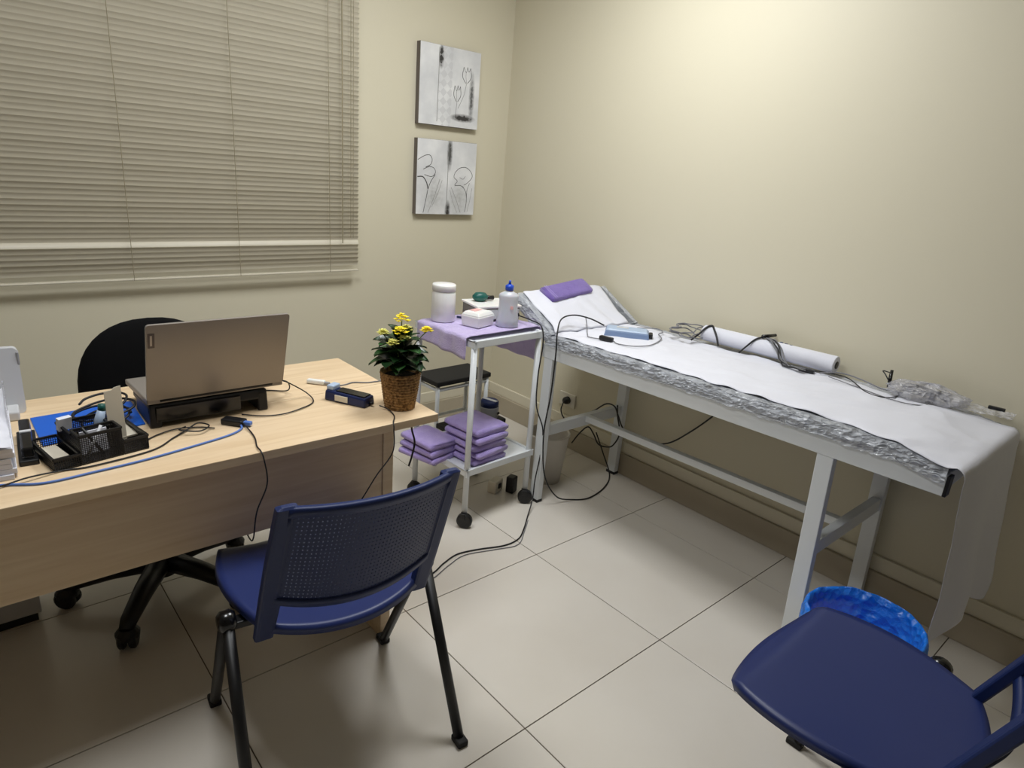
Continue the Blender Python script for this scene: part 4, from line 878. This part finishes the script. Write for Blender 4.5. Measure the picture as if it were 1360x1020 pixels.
# ================================================================= visitor chairs
def visitor_chair(loc, rz, label):
    t = thing('visitor_chair', label, 'chair', loc, rz)
    def seat(u, v):
        a_, b2 = squ(2 * u - 1, 2 * v - 1, .31)
        hw = .231 + .014 * b2; x = a_ * hw; y = .096 + b2 * .210
        z = .452 - .030 * sm(.72, 1, b2) + .016 * a_ * a_ - .010 * (1 - a_ * a_) * (1 - b2 * b2) - .018 * sm(.8, 1.0, -b2) * 0
        return Vector((x, y - .030 * (1 - a_ * a_) * sm(.3, 1, -b2), z))
    s_ = MB().grid(seat, 28, 28).build('seat', 'blue_plastic', t, smooth=True, solid=.022)
    def py(z): return -.072 - .40 * (z - .41)
    def pl(u, v):          # u -1..1, v 0..1
        z = .545 + .272 * v; x = u * (.184 - .010 * v)
        zc = z + (-.030 * (1 - u * u)) * (1 - v) + (.004 * (1 - u * u)) * v
        return Vector((x, py(zc) - .045 * (1 - u * u), zc))
    mb = MB(); NC, NR = 40, 22; mu, mv = .06, .075
    def cellpt(i, j): return pl(-1 + mu + (2 - 2 * mu) * i / NC, mv + (1 - 2 * mv) * j / NR)
    for i in range(NC):
        for j in range(NR):
            q = [cellpt(i + a_, j + b2) for a_, b2 in ((0, 0), (1, 0), (1, 1), (0, 1))]
            h = [cellpt(i + a_, j + b2) for a_, b2 in ((.36, .35), (.64, .35), (.64, .65), (.36, .65))]
            mb.add(q + h, [(0, 1, 5, 4), (1, 2, 6, 5), (2, 3, 7, 6), (3, 0, 4, 7)])
    bp = mb.build('back_panel', 'navy_plastic', t, solid=.004, off=0)
    def strip(f0, f1, n):
        m2 = MB(); m2.grid(lambda a_, b2: pl(*[f0[k] + (f1[k] - f0[k]) * (a_, b2)[k] for k in (0, 1)]), n[0], n[1]); return m2
    rim = MB()
    for (u0, v0), (u1, v1), n in (((-1, 0), (1, mv), (24, 1)), ((-1, 1 - mv), (1, 1.0), (24, 1)), ((-1, mv), (-1 + mu, 1 - mv), (2, 10)), ((1 - mu, mv), (1, 1 - mv), (2, 10))):
        rim.grid(lambda a_, b2: pl(u0 + (u1 - u0) * a_, v0 + (v1 - v0) * b2), *n)
    rim.build('back_rim', 'navy_plastic', bp, smooth=True, solid=.012, off=0)
    for s in (-1, 1):
        def pc(f, k):       # post centre at fraction f
            z = .415 + .406 * f; return Vector((s * (.188 - .016 * f), py(z) + .004, z))
        rings = []; NP = 12
        for k in range(15):
            f = k / 14; c_ = pc(f, 0); hw = (.020 + .003 * math.sin(f * 3)) ; hd_ = .013
            if k in (0, 14): hw *= .55; hd_ *= .45
            elif k in (1, 13): hw *= .97; hd_ *= .95; c_ = pc(.012 if k == 1 else .988, 0)
            rings.append([c_ + Vector((math.copysign(abs(math.cos(a_)) ** .35, math.cos(a_)) * hw, math.copysign(abs(math.sin(a_)) ** .35, math.sin(a_)) * hd_, 0)) for a_ in [2 * math.pi * (q + .5) / NP for q in range(NP)]])
        mp_ = MB(); mp_.add([p for r_ in rings for p in r_], [(k * NP + q, k * NP + (q + 1) % NP, (k + 1) * NP + (q + 1) % NP, (k + 1) * NP + q) for k in range(14) for q in range(NP)] + [tuple(range(NP)), tuple(14 * NP + q for q in range(NP))])
        mp_.build('back_post', 'navy_plastic', t, bevel=.002)
        # legs: inverted V from the pivot
        x = s * .246
        top = Vector((x, 0.0, .432))
        for yf, dx in ((.238, .0), (-.200, .012)):
            MB().tube([top + Vector((0, .02 if yf > 0 else -.012, -.01)), (x + s * dx, yf, .014)], .0135, 12).build('leg', 'black_plastic', t, smooth=True)
            MB().box((x + s * dx, yf + (.008 if yf > 0 else -.006), .009), (.030, .042, .018)).build('foot_cap', 'black_rubber', t, bevel=.004)
        kn = MB().lathe([(0, -.020), (.016, -.020), (.024, -.012), (.025, .008), (.018, .018), (0, .020)], 20, M=Matrix.Rotation(R(90), 3, 'Y')).build('pivot_knob', 'black_gloss', t, smooth=True)
        kn.location = (x, 0, .435)
        MB().bar((s * .238, 0, .425), (s * .12, 0.0, .420), .03, .018, side=(0, 1, 0)).build('seat_bracket', 'black_plastic', t, bevel=.003)
    MB().tube([(-.235, .02, .415), (.235, .02, .415)], .011, 10).build('under_bar', 'black_plastic', t, smooth=True)
    return t
visitor_chair((-1.885, -1.699, 0), R(-6), 'blue plastic visitor chair with a perforated back facing the desk')
visitor_chair((-1.160, -2.735, 0), R(1), 'blue plastic visitor chair with a broad smooth seat next to the bin')

# ================================================================= bin with blue bag
bb = thing('bag_lined_bin', 'waste bin lined with a bright blue plastic bag at the bed foot', 'bin', (-0.680, -2.502, 0))
MB().lathe([(0, .002), (.120, 0), (.150, .285), (.152, .290), (.146, .290), (.115, .01), (0, .01)], 36).build('body', 'bin_white', bb, smooth=True)
def bagl(u, v):
    a_ = u * 2 * math.pi; c_, s_ = math.cos(a_), math.sin(a_); w_ = nz(c_ * 3, s_ * 3, v * 3) ; w2 = nz(c_ * 9, s_ * 9, v * 6)
    if v < .30: f = v / .30; r = .158 + .004 * w2 + .003; z = .215 + .082 * f + .008 * w2 * (1 - f)
    elif v < .42: f = (v - .30) / .12; r = .161 - .020 * f + .003 * w2; z = .297 + .020 * math.sin(f * math.pi) + .005 * w_
    else: f = (v - .42) / .58; r = .140 - .035 * f ** 1.5 + .010 * w_ * f + .007 * w2; z = .296 - .20 * f
    if v >= .42 and v > .98: r *= .02
    return Vector((r * c_, r * s_, z))
MB().grid(bagl, 72, 44).build('bin_bag', 'blue_bag', bb, smooth=True)
